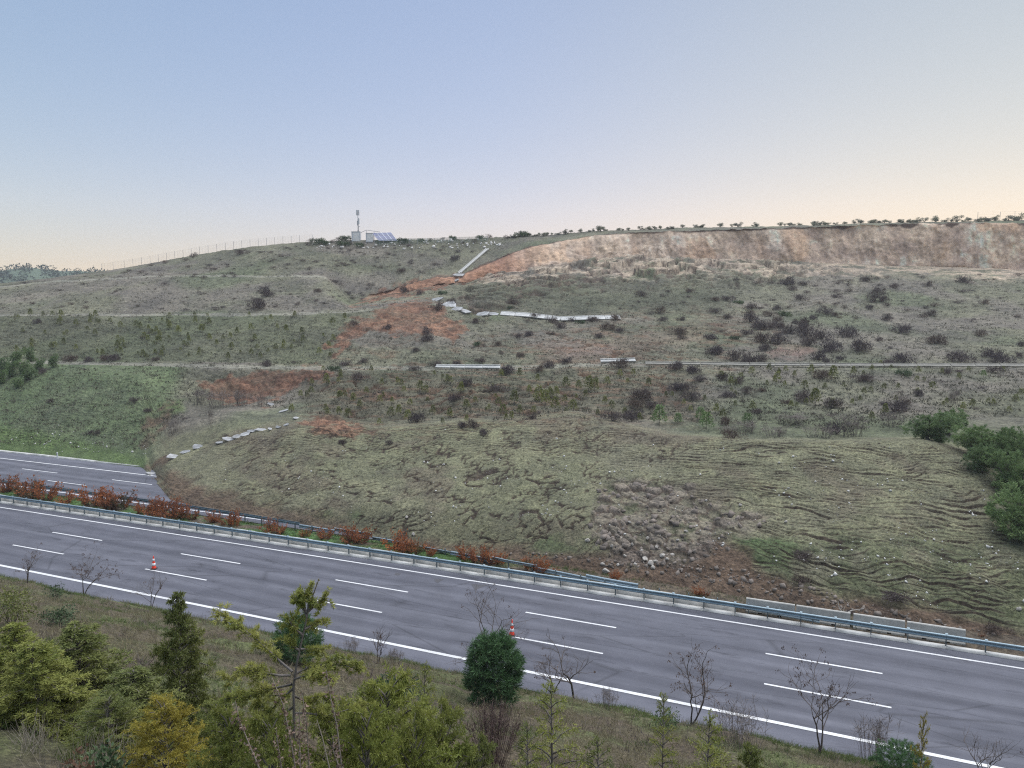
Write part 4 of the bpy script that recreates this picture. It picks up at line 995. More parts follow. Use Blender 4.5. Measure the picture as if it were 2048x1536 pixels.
for px, py, h in sp:
    x, y, z = hill(px, py); hm = max(h * mpp(y), .8)
    o = put(random.choice(SAP), "conifer_sapling", (x, y, z - .02), hm, tilt=.12)
    txt = "on the torn ground behind the slid lobe" if px < 1390 else "on the right slope below the lower bench track"
    if h > 23:
        tag(o, "taller yellow-green conifer sapling %s, %s tall one from the left" % ("behind the slid lobe", ordinal(nb)), "sapling", "conifer saplings behind the lobe"); nb += 1
    else:
        tag(o, "small conifer sapling %s, %s" % (txt, part_of(px, py, [(600, 745), (1390, 840)] if px < 1390 else [(1390, 745), (2048, 840)])), "sapling", "small conifer saplings " + txt)
for i, (px, py, h) in enumerate(Z(650, 400, [(1955, 1320, 120)]) + Z(1348, 400, [(190, 1345, 110), (150, 1290, 85), (425, 1335, 85), (25, 1305, 70), (1810, 1048, 45)])):
    x, y, z = hill(px, py)
    tag(put(SAPD[i % 2], "dark_conifer", (x, y, z), h * mpp(y)), ["dark green conical conifer standing behind the dip of the lobe", "tall dark conifer right of the conical one behind the lobe", "dark conifer just uphill of the tall dark one", "dark green conifer by bare brush behind the lobe crest", "dark green conifer left of the dark pair behind the lobe", "small bright green conifer below the right bench track"][i], "conifer", "dark conifers behind the lobe")
for n, poly, h0, h1, txt, sd in ((95, [(0, 632), (700, 632), (690, 700), (650, 728), (300, 722), (0, 705)], 8, 17, "on the planted slope between the left benches", 1),
                                 (25, [(0, 655), (400, 640), (500, 690), (300, 718), (0, 690)], 8, 15, "on the planted slope between the left benches", 2),
                                 (18, [(1400, 745), (2048, 745), (2048, 830), (1500, 830)], 9, 16, "on the right slope below the lower bench track", 3),
                                 (30, [(600, 770), (800, 750), (1350, 745), (1390, 835), (900, 838), (640, 815)], 9, 18, "on the torn ground behind the slid lobe", 4)):
    for px, py in scatter(n, poly, 520 + sd):
        x, y, z = hill(px, py)
        tag(put(random.choice(SAP), "conifer_sapling", (x, y, z - .02), max(.6, random.uniform(h0, h1) * mpp(y)), tilt=.12), "small conifer sapling %s, %s" % (txt, part_of(px, py, poly)), "sapling", "small conifer saplings " + txt)

# ------------------------------------------------------------------ pines at the right edge and at the left
PINES = [pine_tree(600), pine_tree(601), pine_tree(602)]
pr = [(1858, 880, 66, 84), (1900, 872, 58, 70), (1880, 886, 38, 42), (1945, 912, 72, 88), (1985, 935, 82, 82), (2018, 942, 86, 80), (2048, 930, 78, 84), (1968, 950, 70, 74), (2008, 985, 84, 92), (2046, 1000, 92, 92), (2038, 1080, 112, 118), (2085, 1055, 120, 110), (2110, 930, 110, 90), (2150, 1010, 130, 110), (2190, 1120, 130, 120)]
for i, (px, py, hpx, wpx) in enumerate(pr):
    x, y, z = hill(px, py); h = hpx * mpp(y); w = wpx * mpp(y) / .92
    src = PINES[i % 3]
    o = copy_tree(src); o.location = (x, y + .3, z - .1); o.scale = (w, w, h); o.rotation_euler = (0, 0, random.uniform(0, 6.28))
    tag(o, "bushy green pine in the right edge clump, %s from the top" % ordinal(i), "pine", "pines at the right edge of the slide")
pl = [(4, 742, 34, 30), (34, 728, 30, 26), (60, 724, 29, 26), (48, 744, 30, 25), (80, 740, 26, 20), (26, 754, 32, 25), (57, 762, 28, 24), (108, 735, 27, 20), (6, 768, 28, 25), (38, 776, 22, 20), (-24, 752, 34, 30), (-45, 740, 34, 32)]
for i, (px, py, hpx, wpx) in enumerate(pl):
    x, y, z = hill(px, py); h = hpx * mpp(y); w = wpx * mpp(y) / .92
    o = copy_tree(PINES[i % 3]); o.location = (x, y, z - .1); o.scale = (w, w, h); o.rotation_euler = (0, 0, random.uniform(0, 6.28))
    tag(o, ("single small round pine right of the left pine clump on the bench" if px == 108 else "round pine in the left edge clump, %s of the clump" % ordinal(i)), "pine", "pines at the left edge")
for p in PINES:
    for ch in list(p.children): bpy.data.objects.remove(ch)
    bpy.data.objects.remove(p)

# ------------------------------------------------------------------ skyline trees and bushes
OL = [olive_tree(700 + i) for i in range(6)]
rng_ = np.random.default_rng(9)
sky_t = [(float(q), float(rng_.uniform(8, 17))) for q in rng_.uniform(1010, 2048, 70)] + [(1990, 25), (1955, 18), (2035, 30), (1915, 26), (1870, 24), (1720, 26), (1640, 16), (1560, 16), (1475, 24), (1512, 20), (1440, 20), (1650, 18), (1690, 16), (1830, 22), (1800, 18), (1770, 16), (1745, 20), (1600, 18), (1390, 14), (1365, 14), (1405, 16), (1320, 12), (1300, 14), (1280, 16), (1258, 14), (1235, 12), (1200, 22), (1180, 14), (1160, 18), (1130, 22), (1115, 16), (1095, 14), (1060, 16), (1030, 22), (1045, 20), (1345, 13), (1578, 14), (1888, 20), (1850, 20), (2015, 22), (1935, 20), (1975, 20)]
skyl = lambda px: float(np.interp(px, PXC, K[13][0])), 
for i, (px, hp) in enumerate(sorted(sky_t)):
    j = int(np.argmin(abs(PXC - px))); r_ = RB[13] - random.randint(0, 6) if px > 1150 else RB[13] + random.randint(-3, 1)
    x, y, z = float(gx2[r_, j]), float(gy2[r_, j]), float(gz2[r_, j]); h = hp * mpp(y) * .64
    o = copy_tree(OL[i % 6]); o.location = (x, y, z - .16 * h); o.scale = (h * random.uniform(1.05, 1.7), h * 1.2, h * random.uniform(.8, 1.1)); o.rotation_euler = (0, 0, random.uniform(0, 6.28))
    tag(o, ("small grey-green tree on the skyline right of the mast, %s from the left" % ordinal(i) if hp > 17.5 else "low bushy tree in the skyline fringe %s" % ("above the left end of the scarp" if px < 1350 else "above the middle of the cut face" if px < 1700 else "above the right part of the cut face")), "tree", "trees along the skyline")
for i, (px, hp, g) in enumerate([(385, 14, 0), (392, 10, 0), (616, 14, 0), (622, 12, 0), (640, 16, 1), (665, 12, 0), (690, 14, 1), (700, 12, 0), (718, 12, 1), (805, 14, 1), (818, 10, 0), (840, 9, 1), (860, 10, 0), (885, 9, 0), (905, 10, 1), (925, 9, 0), (948, 12, 0), (960, 10, 1), (980, 12, 0), (1040, 14, 1), (1015, 12, 0), (1050, 12, 1), (680, 16, 0), (650, 12, 1)]):
    j = int(np.argmin(abs(PXC - px))); r_ = RB[13] - random.randint(0, 4)
    x, y, z = float(gx2[r_, j]), float(gy2[r_, j]), float(gz2[r_, j]); w = hp * mpp(y) * 1.05
    tag(put(random.choice(SHG if g else SHS), "skyline_bush", (x, y, z - .1), (w * .6, w * .6, w * .75)), "low %s bush on the skyline near the mast, %s from the left" % ("green" if g else "brown", ordinal(i)), "bush", "bushes on the skyline around the mast")
for p in OL:
    for ch in list(p.children): bpy.data.objects.remove(ch)
    bpy.data.objects.remove(p)

# ------------------------------------------------------------------ rust-red shrubs in the median
rs = [(8, 992, 40), (62, 1003, 50), (88, 1006, 44), (45, 1000, 36), (130, 1012, 30), (182, 1020, 48), (205, 1022, 40), (240, 1028, 46), (220, 1026, 36), (285, 1030, 34), (305, 1036, 42), (335, 1040, 44), (362, 1042, 38), (320, 1038, 34), (385, 1046, 26), (430, 1052, 28), (456, 1056, 34), (470, 1058, 26), (540, 1066, 32), (560, 1070, 24), (610, 1074, 22), (650, 1080, 30), (705, 1086, 40), (722, 1090, 40), (790, 1102, 44), (812, 1108, 34), (832, 1108, 36), (860, 1113, 22), (933, 1118, 34), (958, 1124, 40), (985, 1130, 34), (1000, 1134, 26), (1060, 1142, 34), (1078, 1145, 38), (1112, 1152, 14), (1228, 1178, 24), (1395, 1205, 22), (1412, 1208, 14), (1965, 1312, 12)]
for i, (px, py, h) in enumerate(sorted(rs)):
    dlt = 10.9 + random.uniform(-.5, .5)
    lo, hi = -60, 140
    for _ in range(40):
        mid = (lo + hi) / 2; xx, yy = road_xy(mid, dlt)
        if project(xx, yy, .3)[0] > px: lo = mid
        else: hi = mid
    x, y = road_xy(lo, dlt); hm = h * mpp(float(y)) * 1.12
    tag(put(RUST[(0, 1, 2, 3, 0, 3)[i % 6]], "rust_shrub", (float(x), float(y), .05), (hm * 1.05, hm * 1.05, hm)), "rust-red leafy shrub in the median behind the guardrail, %s from the left" % ordinal(i), "shrub", "rust-red shrubs in the median")

# ------------------------------------------------------------------ broken concrete, drains, chute
M['stone'] = mat_plain("pale_stone", (.34, .31, .27), .9, .35, 2.5, .4, obj_var=.15)
M['pebble'] = mat_plain("white_pebbles", (.52, .50, .46), .9, .25, .6)
M['clod'] = mat_plain("earth_clods", (.165, .138, .116), .95, .45, .8, .4)
def slab_mesh(seed, L, Wd, T):
    rng = np.random.default_rng(seed); n = 6
    a = np.sort(rng.uniform(0, 6.28, n)) * .25 + np.linspace(0, 6.28, n, endpoint=False) * .75
    r = 1 / np.maximum(np.abs(np.cos(a)), np.abs(np.sin(a))) * rng.uniform(.55, 1.0, n)
    top = np.stack([r * np.cos(a) * L / 2, r * np.sin(a) * Wd / 2, np.full(n, T / 2)], 1); bot = top * np.array([.97, .95, -1]); 
    V = np.concatenate([bot, top]); F = [tuple(reversed(range(n))), tuple(range(n, 2 * n))] + [(i, (i + 1) % n, n + (i + 1) % n, n + i) for i in range(n)]
    me = bpy.data.meshes.new("concrete_slab"); me.from_pydata([tuple(v) for v in V], [], F); me.validate(); me.materials.append(M['slab']); return me
def ground_tilt(x, y): return None
sl = [(350, 914, 40, 16, .2), (372, 906, 26, 12, .5), (398, 896, 32, 18, .5), (304, 948, 18, 12, .3), (440, 888, 18, 8, .1), (458, 882, 22, 12, .5), (474, 875, 24, 12, .7), (490, 869, 22, 13, .3), (506, 864, 20, 12, .6), (522, 861, 22, 10, .2), (540, 859, 18, 9, .6), (556, 855, 20, 9, .8), (574, 850, 22, 8, .4), (592, 838, 20, 7, .3), (543, 812, 20, 10, .5), (566, 824, 20, 6, .0)]
sl.sort(); spos = [Vector(hill(q[0], q[1])) for q in sl]
for i, (px, py, w, h, t) in enumerate(sl):
    p = spos[i]; m = mpp(p.y); q = spos[min(i + 1, len(sl) - 1)] - spos[max(i - 1, 0)]
    o = link("concrete_slab", slab_mesh(800 + i, w * m * random.uniform(.9, 1.5), h * m * random.uniform(.7, 1.3), .11), loc=p + Vector((0, 0, .08 + .08 * t)))
    o.rotation_euler = (.30 + t * .6, random.uniform(-.25, .25), math.atan2(q.y, q.x) + random.uniform(-.35, .35))
    tag(o, "broken pale concrete slab along the left edge of the slide, %s from the left" % ordinal(i), "slab", "broken slabs at the left edge of the slide")
su = [(874, 602, 26, 8, -.25), (899, 613, 28, 12, .0), (912, 618, 24, 10, -.2), (930, 621, 26, 8, .2), (948, 624, 30, 10, -.15), (966, 629, 26, 9, -.2), (984, 631, 22, 7, 0), (916, 554, 26, 5, 0), (912, 564, 12, 5, -.4)]
for i, (px, py, w, h, t) in enumerate(su):
    x, y, z = hill(px, py); m = mpp(y)
    o = link("drain_slab", slab_mesh(830 + i, w * m * 1.25, h * m * 2.0, .25), loc=(x, y, z + .25))
    o.rotation_euler = (.55, t, t * .6)
    tag(o, "tilted grey drain slab on the upper slide, %s from the left" % ordinal(sorted(q[0] for q in su).index(px)), "slab", "displaced drain slabs on the upper slide")
M['drain_dull'] = mat_plain('weathered_drain', (.25, .235, .20), .92, .35, .5, .3)
def drain(label, pts, wd, name="drain_channel", seglen=3.0, mat='concrete_pale', hgt=.22):
    """row of precast channel pieces laid along a line read off the photograph"""
    P = [Vector(hill(a, b)) for a, b in pts]
    r = tag(empty(name, P[0]), label, "drain")
    for a, b in zip(P[:-1], P[1:]):
        n = max(1, int(round((b - a).length / seglen)))
        for k in range(n):
            c0 = a.lerp(b, k / n); c1 = a.lerp(b, (k + 1) / n); mid = (c0 + c1) / 2; d = (c1 - c0); L = d.length
            if L < .05: continue
            B = MB(); B.box((0, 0, hgt / 2), (L * .975, wd, hgt * .6)); B.box((0, wd / 2 - .06, hgt * .9), (L * .97, .12, hgt * .8)); B.box((0, -wd / 2 + .06, hgt * .9), (L * .97, .12, hgt * .8))
            o = B.build("channel_piece", M[mat], r)
            o.location = mid - r.location + Vector((0, 0, .3)); o.rotation_euler = (.5, -math.atan2(d.z, math.hypot(d.x, d.y)), math.atan2(d.y, d.x))
    return r
drain("pale concrete drain line crossing the upper slide at mid height", [(1000, 631), (1060, 635), (1120, 639), (1180, 640), (1240, 640)], 1.4, hgt=.12)
drain("short pale drain left on the lower bench above torn ground", [(872, 739), (930, 739.5), (1000, 740)], .8)
drain("short drain piece on the lower bench left of the long drain", [(1200, 729), (1270, 727)], .8)
drain("long pale concrete drain along the lower bench at the right", [(1290, 732), (1400, 733), (1500, 734), (1700, 735), (1900, 736), (2048, 736), (2200, 737)], .7, seglen=4.0, mat='drain_dull', hgt=.14)
P0, P1 = Vector(hill(919, 551)), Vector(hill(975, 501))
r = tag(empty("concrete_chute", P0), "straight pale concrete chute climbing the slope left of the scarp", "chute")
nst = 22
for k in range(nst):
    px = 919 + (975 - 919) * (k + .5) / nst; py = 551 + (501 - 551) * (k + .5) / nst
    c = P0.lerp(P1, (k + .5) / nst) + Vector((0, 0, .12)); d = (P1 - P0).normalized(); Ls = (P1 - P0).length / nst
    B = MB(); B.box((0, 0, .1), (Ls * .985, .6, .22)); B.box((0, .33, .24), (Ls * .985, .14, .24)); B.box((0, -.33, .24), (Ls * .985, .14, .24))
    o = B.build("chute_step", M['concrete_pale'], r); o.location = c - r.location; o.rotation_euler = d.to_track_quat('X', 'Z').to_euler()

# ------------------------------------------------------------------ stones
def rock_mesh(seed, name="boulder", sub=2):
    import bmesh
    rng = np.random.default_rng(seed); bm = bmesh.new(); bmesh.ops.create_icosphere(bm, subdivisions=sub, radius=1)
    cut = unit(rng.normal(size=(9, 3))); dist = rng.uniform(.55, .9, 9)
    for v in bm.verts:
        p = np.array(v.co)
        for c, d in zip(cut, dist):
            s = p @ c
            if s > d: p = p - c * (s - d)
        v.co = p * (1 + rng.normal() * .03)
    me = bpy.data.meshes.new(name); bm.to_mesh(me); bm.free(); return me
RK = [rock_mesh(850 + i) for i in range(5)]
for k in RK: k.materials.append(M['stone'])
bl = [(1213, 1143, 22), (1223, 1158, 22), (1290, 1117, 20), (1301, 1126, 22), (1312, 1121, 16), (1326, 1110, 17), (1345, 1107, 16), (1270, 1127, 13), (1236, 1131, 11), (1250, 1113, 11), (1175, 1084, 15), (1206, 1131, 13), (1306, 1137, 14), (1335, 1122, 12), (1283, 1103, 14), (1263, 1096, 12), (1225, 1096, 12), (1314, 1092, 13), (1240, 1075, 12), (1294, 1074, 13), (2038, 1222, 15), (1480, 1015, 12), (1412, 1005, 10), (1572, 1048, 10), (826, 1070, 12), (812, 1036, 10), (1355, 1085, 12), (1372, 1060, 11), (1260, 1045, 11), (1330, 1055, 12)]
for i, (px, py, w) in enumerate(sorted(bl)):
    x, y, z = hill(px, py); s_ = w * mpp(y) * .36
    tag(put(RK[i % 5], "boulder", (x, y, z + s_ * .35), (s_ * random.uniform(.9, 1.3), s_, s_ * random.uniform(.7, 1))), "pale boulder in the fallen rubble above the guardrail, %s from the left" % ordinal(i), "boulder", "boulders in the rubble")
def ico_stuff(name, pts, size, seed, mat, label, cat, jit=.3):
    """thousands of small angular stones as one mesh"""
    rng = np.random.default_rng(seed); n = len(pts)
    B = np.array([(x, y, z) for z in (-1, 1) for x, y in ((-1, -1), (1, -1), (1, 1), (-1, 1))], float)
    Fb = np.array([(3, 2, 1, 0), (4, 5, 6, 7), (0, 1, 5, 4), (1, 2, 6, 5), (2, 3, 7, 6), (3, 0, 4, 7)])
    V = B[None] * .72 * rng.uniform(.45, 1.15, (n, 1, 3)) * (1 + rng.uniform(-jit, jit, (n, 8, 1))) + rng.uniform(-jit, jit, (n, 8, 3)) * .6
    q = unit(rng.normal(size=(n, 4))); w, x, y, z = q.T
    R = np.stack([1 - 2 * (y * y + z * z), 2 * (x * y - z * w), 2 * (x * z + y * w), 2 * (x * y + z * w), 1 - 2 * (x * x + z * z), 2 * (y * z - x * w), 2 * (x * z - y * w), 2 * (y * z + x * w), 1 - 2 * (x * x + y * y)], -1).reshape(n, 3, 3)
    V = np.einsum('nij,nkj->nki', R, V) * size[:, None, None] + pts[:, None]
    F = Fb[None] + 8 * np.arange(n)[:, None, None]
    return tag(link(name, mesh_np(name, V.reshape(-1, 3), F.reshape(-1, 4)), mat), label, cat, kind='stuff')
def hill_points(n, poly, seed):
    q = np.array(scatter(n, poly, seed)); i, j = hill_many(q[:, 0], q[:, 1])
    return np.stack([gx2[i, j], gy2[i, j], gz2[i, j]], 1), i, j
lobe = [(360, 960), (600, 880), (900, 860), (1300, 885), (1850, 890), (1960, 960), (2048, 1110), (2048, 1250), (1700, 1190), (1400, 1080), (1150, 1080), (900, 1060), (600, 1010)]
pp, _, _ = hill_points(2600, lobe, 901); rng = np.random.default_rng(902)
pp = pp[fbm(pp[:, 0] / 2.2, pp[:, 1] / 2.2, 904, 3) > .55]
ico_stuff("white_pebbles", pp + np.array([0, 0, .03]), .02 + .11 * rng.random(len(pp)) ** 4, 903, M['pebble'], "small white stones strewn over the slid turf", "stones")
pp, _, _ = hill_points(60, [(0, 870), (120, 850), (290, 880), (300, 915), (120, 905), (0, 880)], 904)
ico_stuff("verge_stones", pp + np.array([0, 0, .05]), .05 + .12 * np.random.default_rng(905).random(60) ** 3, 906, M['pebble'], "white stones scattered on the green slope by the far road", "stones")
pp, _, _ = hill_points(700, [(1190, 975), (1250, 955), (1330, 975), (1420, 1005), (1540, 1045), (1480, 1065), (1450, 1105), (1380, 1125), (1300, 1150), (1195, 1125), (1170, 1060), (1185, 1010)], 907)
ico_stuff("earth_clods", pp - np.array([0, 0, .06]), .05 + .30 * np.random.default_rng(908).random(700) ** 4, 909, M['clod'], "broken clods of grey earth in the fallen rubble", "rubble", .45)
pp, _, _ = hill_points(260, [(600, 488), (780, 484), (1000, 480), (1010, 500), (780, 500), (640, 500)], 910)
ico_stuff("plateau_stones", pp + np.array([0, 0, .1]), .08 + .5 * np.random.default_rng(911).random(260) ** 4, 912, M['pebble'], "white rocks scattered around the mast station", "stones")
pp, _, _ = hill_points(420, [(1000, 1105), (1150, 1125), (1300, 1150), (1500, 1185), (1700, 1225), (2000, 1275), (1700, 1200), (1500, 1140), (1150, 1105)], 913)
ico_stuff("toe_clods", pp, .04 + .2 * np.random.default_rng(914).random(420) ** 3, 915, M['clod'], "brown clods along the foot of the slide", "rubble", .45)

# ------------------------------------------------------------------ grass and tussocks, uncountable
def tuft_stuff(name, pts, n_bl, L, Wd, seed, mat, label, cat='grass', lean=.6, clump=.06):
    rng = np.random.default_rng(seed); n = len(pts)
    P = np.repeat(pts, n_bl, 0) + rng.normal(size=(n * n_bl, 3)) * np.array([clump, clump, 0])
    D = rng.normal(size=P.shape) * lean; D[:, 2] = 1
    Ls = np.repeat(np.broadcast_to(L, n), n_bl) * rng.uniform(.5, 1.2, len(P))
    V, F = blades(P, D, Ls, Wd, rng, 0, 'tri'); 
    return tag(link(name, mesh_np(name, V, F), mat), label, cat, kind='stuff')
pp, ii, jj = hill_points(9000, [(340, 950), (450, 885), (600, 860), (900, 850), (1150, 842), (1330, 875), (1850, 884), (2048, 985), (2048, 1260), (1500, 1150), (1150, 1100), (900, 1080), (560, 1035)], 921)
nearc = np.maximum.reduce([crack[np.clip(ii + a_, 0, len(seg) - 1), jj] for a_ in (-4, -3, -2, -1, 0, 1, 2)])
keep = (nearc < .05) & (rubble[ii, jj] < .4) & (toe_soil[ii, jj] < .6)
tuft_stuff("turf_tufts", pp[keep], 5, .13, .04, 922, M['turf'], "short pale grass on the slid turf lobe", lean=1.0, clump=.12)
pp, ii, jj = hill_points(12000, [(0, 580), (300, 540), (600, 500), (930, 490), (900, 560), (1000, 600), (1500, 560), (2048, 560), (2048, 830), (1700, 860), (1300, 838), (700, 838), (400, 800), (300, 900), (0, 890)], 923)
keep = (red[ii, jj] < .3) & (cliff[ii, jj] < .1)
tuft_stuff("hill_scrub", pp[keep], 6, .32, .09, 924, M['scrub'], "low dull scrub and grass covering the hillside", 'scrub', 1.0, .28)

# ------------------------------------------------------------------ bare brush and fallen branch
def bare_bush(seed, mats, n=26, h=1.0, spread=.5):
    """many fine upright bare stems, height 1"""
    rng = np.random.default_rng(seed); A = Acc()
    for k in range(n):
        a = rng.uniform(0, 6.28); l = rng.uniform(.1, 1) * spread; hh = h * rng.uniform(.6, 1.0)
        p0 = np.array([.7 * l * math.cos(a), .7 * l * math.sin(a), -.05]); p1 = np.array([l * .8 * math.cos(a), l * .8 * math.sin(a), hh * .5]) + rng.normal(size=3) * .05; p2 = np.array([l * math.cos(a), l * math.sin(a), hh])
        A.tube([p0, p1, p2], .006, .002, 3, 0)
        m = 16; u = rng.uniform(.35, 1, m)[:, None]; P = p1 + (p2 - p1) * u
        D = (p2 - p1) + rng.normal(size=(m, 3)) * .4
        V, F = blades(P, D, rng.uniform(.12, .3, m), .008, rng); A.add(V, F, 0)
    return A.mesh("bare_brush", mats)
M['brush'] = mat_plain('brush_twigs', (.150, .124, .108), .9, .35, 5)
BR = [bare_bush(940 + i, [M['brush']], 46, 1, .6) for i in range(3)]
brl = [(1500, 868, 70, 34), (1555, 874, 80, 30), (1640, 876, 80, 34), (1700, 872, 70, 50), (1780, 854, 60, 40), (1580, 848, 90, 26), (1460, 868, 60, 22), (1690, 846, 80, 30), (1800, 812, 40, 36), (1905, 810, 36, 36)]
brl2 = [(400, 808, 60, 40), (440, 815, 70, 44), (480, 812, 60, 40), (345, 868, 40, 40), (420, 850, 16, 40), (520, 815, 40, 34)]
for row, txt in ((sorted(brl), "behind the crest of the lobe"), (sorted(brl2), "below the red scar")):
    for i, (px, py, w, h) in enumerate(row):
        x, y, z = hill(px, py); m = mpp(y)
        tag(put(BR[i % 3], "bare_brush", (x, y, z - .05), (w * m * .8, w * m * .8, h * m * .75)), "thin bare brush %s, %s of its row from the left" % (txt, ordinal(i)), "brush", "bare brush on the slide")
for i, (px, py, w) in enumerate([(1605, 1160, 40), (1790, 1205, 44), (1610, 1112, 40), (1985, 1262, 42), (1700, 1225, 20)]):
    x, y, z = hill(px, py); wm = w * mpp(y)
    tag(put(SHR[i], "dark_shrub", (x, y, z - .05), (wm / 1.9, wm / 1.9, wm / 2.3)), "dark bare shrub half uprooted low on the right of the slide, %s from the left" % ordinal([1605, 1610, 1700, 1790, 1985].index(px)), "shrub", "dark shrubs low on the slide")
x, y, z = hill(1688, 1234)
A = Acc(); A.tube([(-.05, 0, -.1), (.0, -.05, .3), (-.35, -.05, .75), (-.42, 0, 1.2)], .06, .02, 6); A.tube([(0, -.05, .3), (.5, 0, .55), (1.3, .05, .65)], .05, .015, 6); A.tube([(-.1, -.05, .42), (.05, 0, .8)], .03, .012, 5)
M['deadwood'] = mat_plain("bleached_wood", (.36, .33, .29), .85, .25, 5)
tag(link("dead_branch", A.mesh("dead_branch", [M['deadwood']]), loc=(x, y, z)), "bleached forked dead branch sticking out of the soil above the barriers", "branch")

# ------------------------------------------------------------------ mast station on the skyline
yS = 203.5
def SP_(px, py, y=yS): return Vector([float(q) for q in at_y(px, py, y)])
gz_ = SP_(712, 483).z
M['cabinet'] = mat_plain("white_cabinet", (.52, .54, .56), .6, .08, 2)
M['panel_blue'] = mat_plain("solar_cell_blue", (.020, .035, .130), .25, .3, 1.5, spec=.6)
M['steel'] = mat_plain("mast_steel", (.34, .33, .33), .5, .15, 3, 0, .2)
def cabinet(label, px0, px1, py0, py1, y, dep):
    a, b = SP_(px0, py1, y), SP_(px1, py0, y); w = b.x - a.x; h = b.z - a.z
    r = tag(empty("equipment_cabinet", (a.x + w / 2, y, a.z)), label, "cabinet")
    B = MB(); B.box((0, 0, h / 2), (w, dep, h)); B.box((0, 0, h + .04), (w + .12, dep + .12, .08)); B.build("housing", M['cabinet'], r)
    B = MB(); B.box((w * .05, -dep / 2 - .012, h * .5), (w * .7, .024, h * .82)); d = B.build("door", M['white'], r)
    B = MB(); B.box((w * .3, -dep / 2 - .04, h * .5), (.05, .05, .2)); o = B.build("handle", M['steel'], d)
    return r
cabinet("white equipment cabinet at the foot of the antenna mast", 704.5, 721, 464, 484, 204, 1.6)
cabinet("white equipment cabinet beside the solar panels", 733, 746, 467, 485, 203, 1.6)
mb = SP_(717, 484, 204.8)
r = tag(empty("antenna_mast", mb), "pale antenna mast with panel antennas on the skyline", "mast")
H_ = SP_(717, 421, 204.8).z - mb.z
A = MB(); A.tube([(0, 0, 0), (0, 0, H_ * .98)], [.16, .11], 10); A.build("pole", M['steel'], r, True)
for (hx, hz, w, hh, ang) in ((-.28, .93, .34, 1.35, 0), (.18, .93, .34, 1.35, 1.9), (.0, .93, .3, 1.3, 4.1), (.22, .66, .3, 1.5, .4), (-.16, .60, .28, 1.2, 2.4)):
    B = MB(); B.box((hx, -.12 * math.cos(ang), H_ * hz), (w, .16, hh)); a = B.build("panel_antenna", M['cabinet'], r)
    B = MB(); B.box((hx / 2, 0, H_ * hz), (abs(hx) + .1, .06, .08)); B.box((hx / 2, 0, H_ * hz + .4), (abs(hx) + .1, .06, .08)); B.build("bracket", M['steel'], a)
B = MB(); B.lathe([(.02, 0), (.28, .06), (.30, .10), (.05, .13)], 14, (.28, 0, H_ * .48)); B.build("dish", M['cabinet'], r, True)
for hz in (.34, .2, .1): B = MB(); B.box((0, -.14, H_ * hz), (.42, .2, .35)); B.build("junction_box", M['steel'], r)
# cable tray
a, b = SP_(722, 465, 204.4), SP_(760, 464, 204.4); c = SP_(733, 460, 204.4); d_ = SP_(733, 484, 204.4)
r = tag(empty("cable_tray", (d_.x, 204.4, d_.z)), "thin cable tray on posts between mast and solar panels", "tray")
B = MB(); B.tube([a - Vector(r.location), c - Vector(r.location), b - Vector(r.location)], [.06, .06, .06], 6); B.build("tray", M['steel'], r)
for px in (733, 748): q = SP_(px, 461, 204.4) - Vector(r.location); B = MB(); B.tube([(q.x, 0, -.2), (q.x, 0, q.z)], [.05, .05], 6); B.build("post", M['steel'], r)
# solar table, 4 by 3 panels
bl_, br_, tl_, tr_ = SP_(758, 482, 201.6), SP_(795, 482, 203.2), SP_(742.5, 466, 204.2), SP_(782, 465, 205.8)
r = tag(empty("solar_array", (bl_ + br_) / 2 - Vector((0, 0, .5))), "tilted blue solar panel array with white frame on the skyline", "solar panels")
def uvp(u, v): return bl_.lerp(br_, u).lerp(tl_.lerp(tr_, u), v)
nrm_ = (br_ - bl_).cross(tl_ - bl_).normalized()
if nrm_.y > 0: nrm_ = -nrm_
def quadbox(u0, u1, v0, v1, th, off):
    Q = [uvp(u0, v0), uvp(u1, v0), uvp(u1, v1), uvp(u0, v1)]; o = Vector(r.location)
    B = MB(); B.add([q + nrm_ * off - o for q in Q] + [q + nrm_ * (off + th) - o for q in Q], [(0, 1, 2, 3), (7, 6, 5, 4), (0, 4, 5, 1), (1, 5, 6, 2), (2, 6, 7, 3), (3, 7, 4, 0)]); return B
for i in range(4):
    for j in range(3):
        quadbox(i / 4 + .016, (i + 1) / 4 - .016, j / 3 + .014, (j + 1) / 3 - .014, .05, 0).build("solar_panel", M['panel_blue'], r)
for i in range(5): quadbox(max(0, i / 4 - .014), min(1, i / 4 + .014), 0, 1, .07, .0).build("frame_bar", M['cabinet'], r)
for u, v in ((.05, .1), (.05, .9), (.95, .1), (.95, .9), (.5, .9), (.5, .1)):
    q = uvp(u, v) - Vector(r.location); B = MB(); B.tube([(q.x, q.y, -.6), (q.x, q.y, q.z)], [.06, .06], 6); B.build("leg", M['steel'], r)
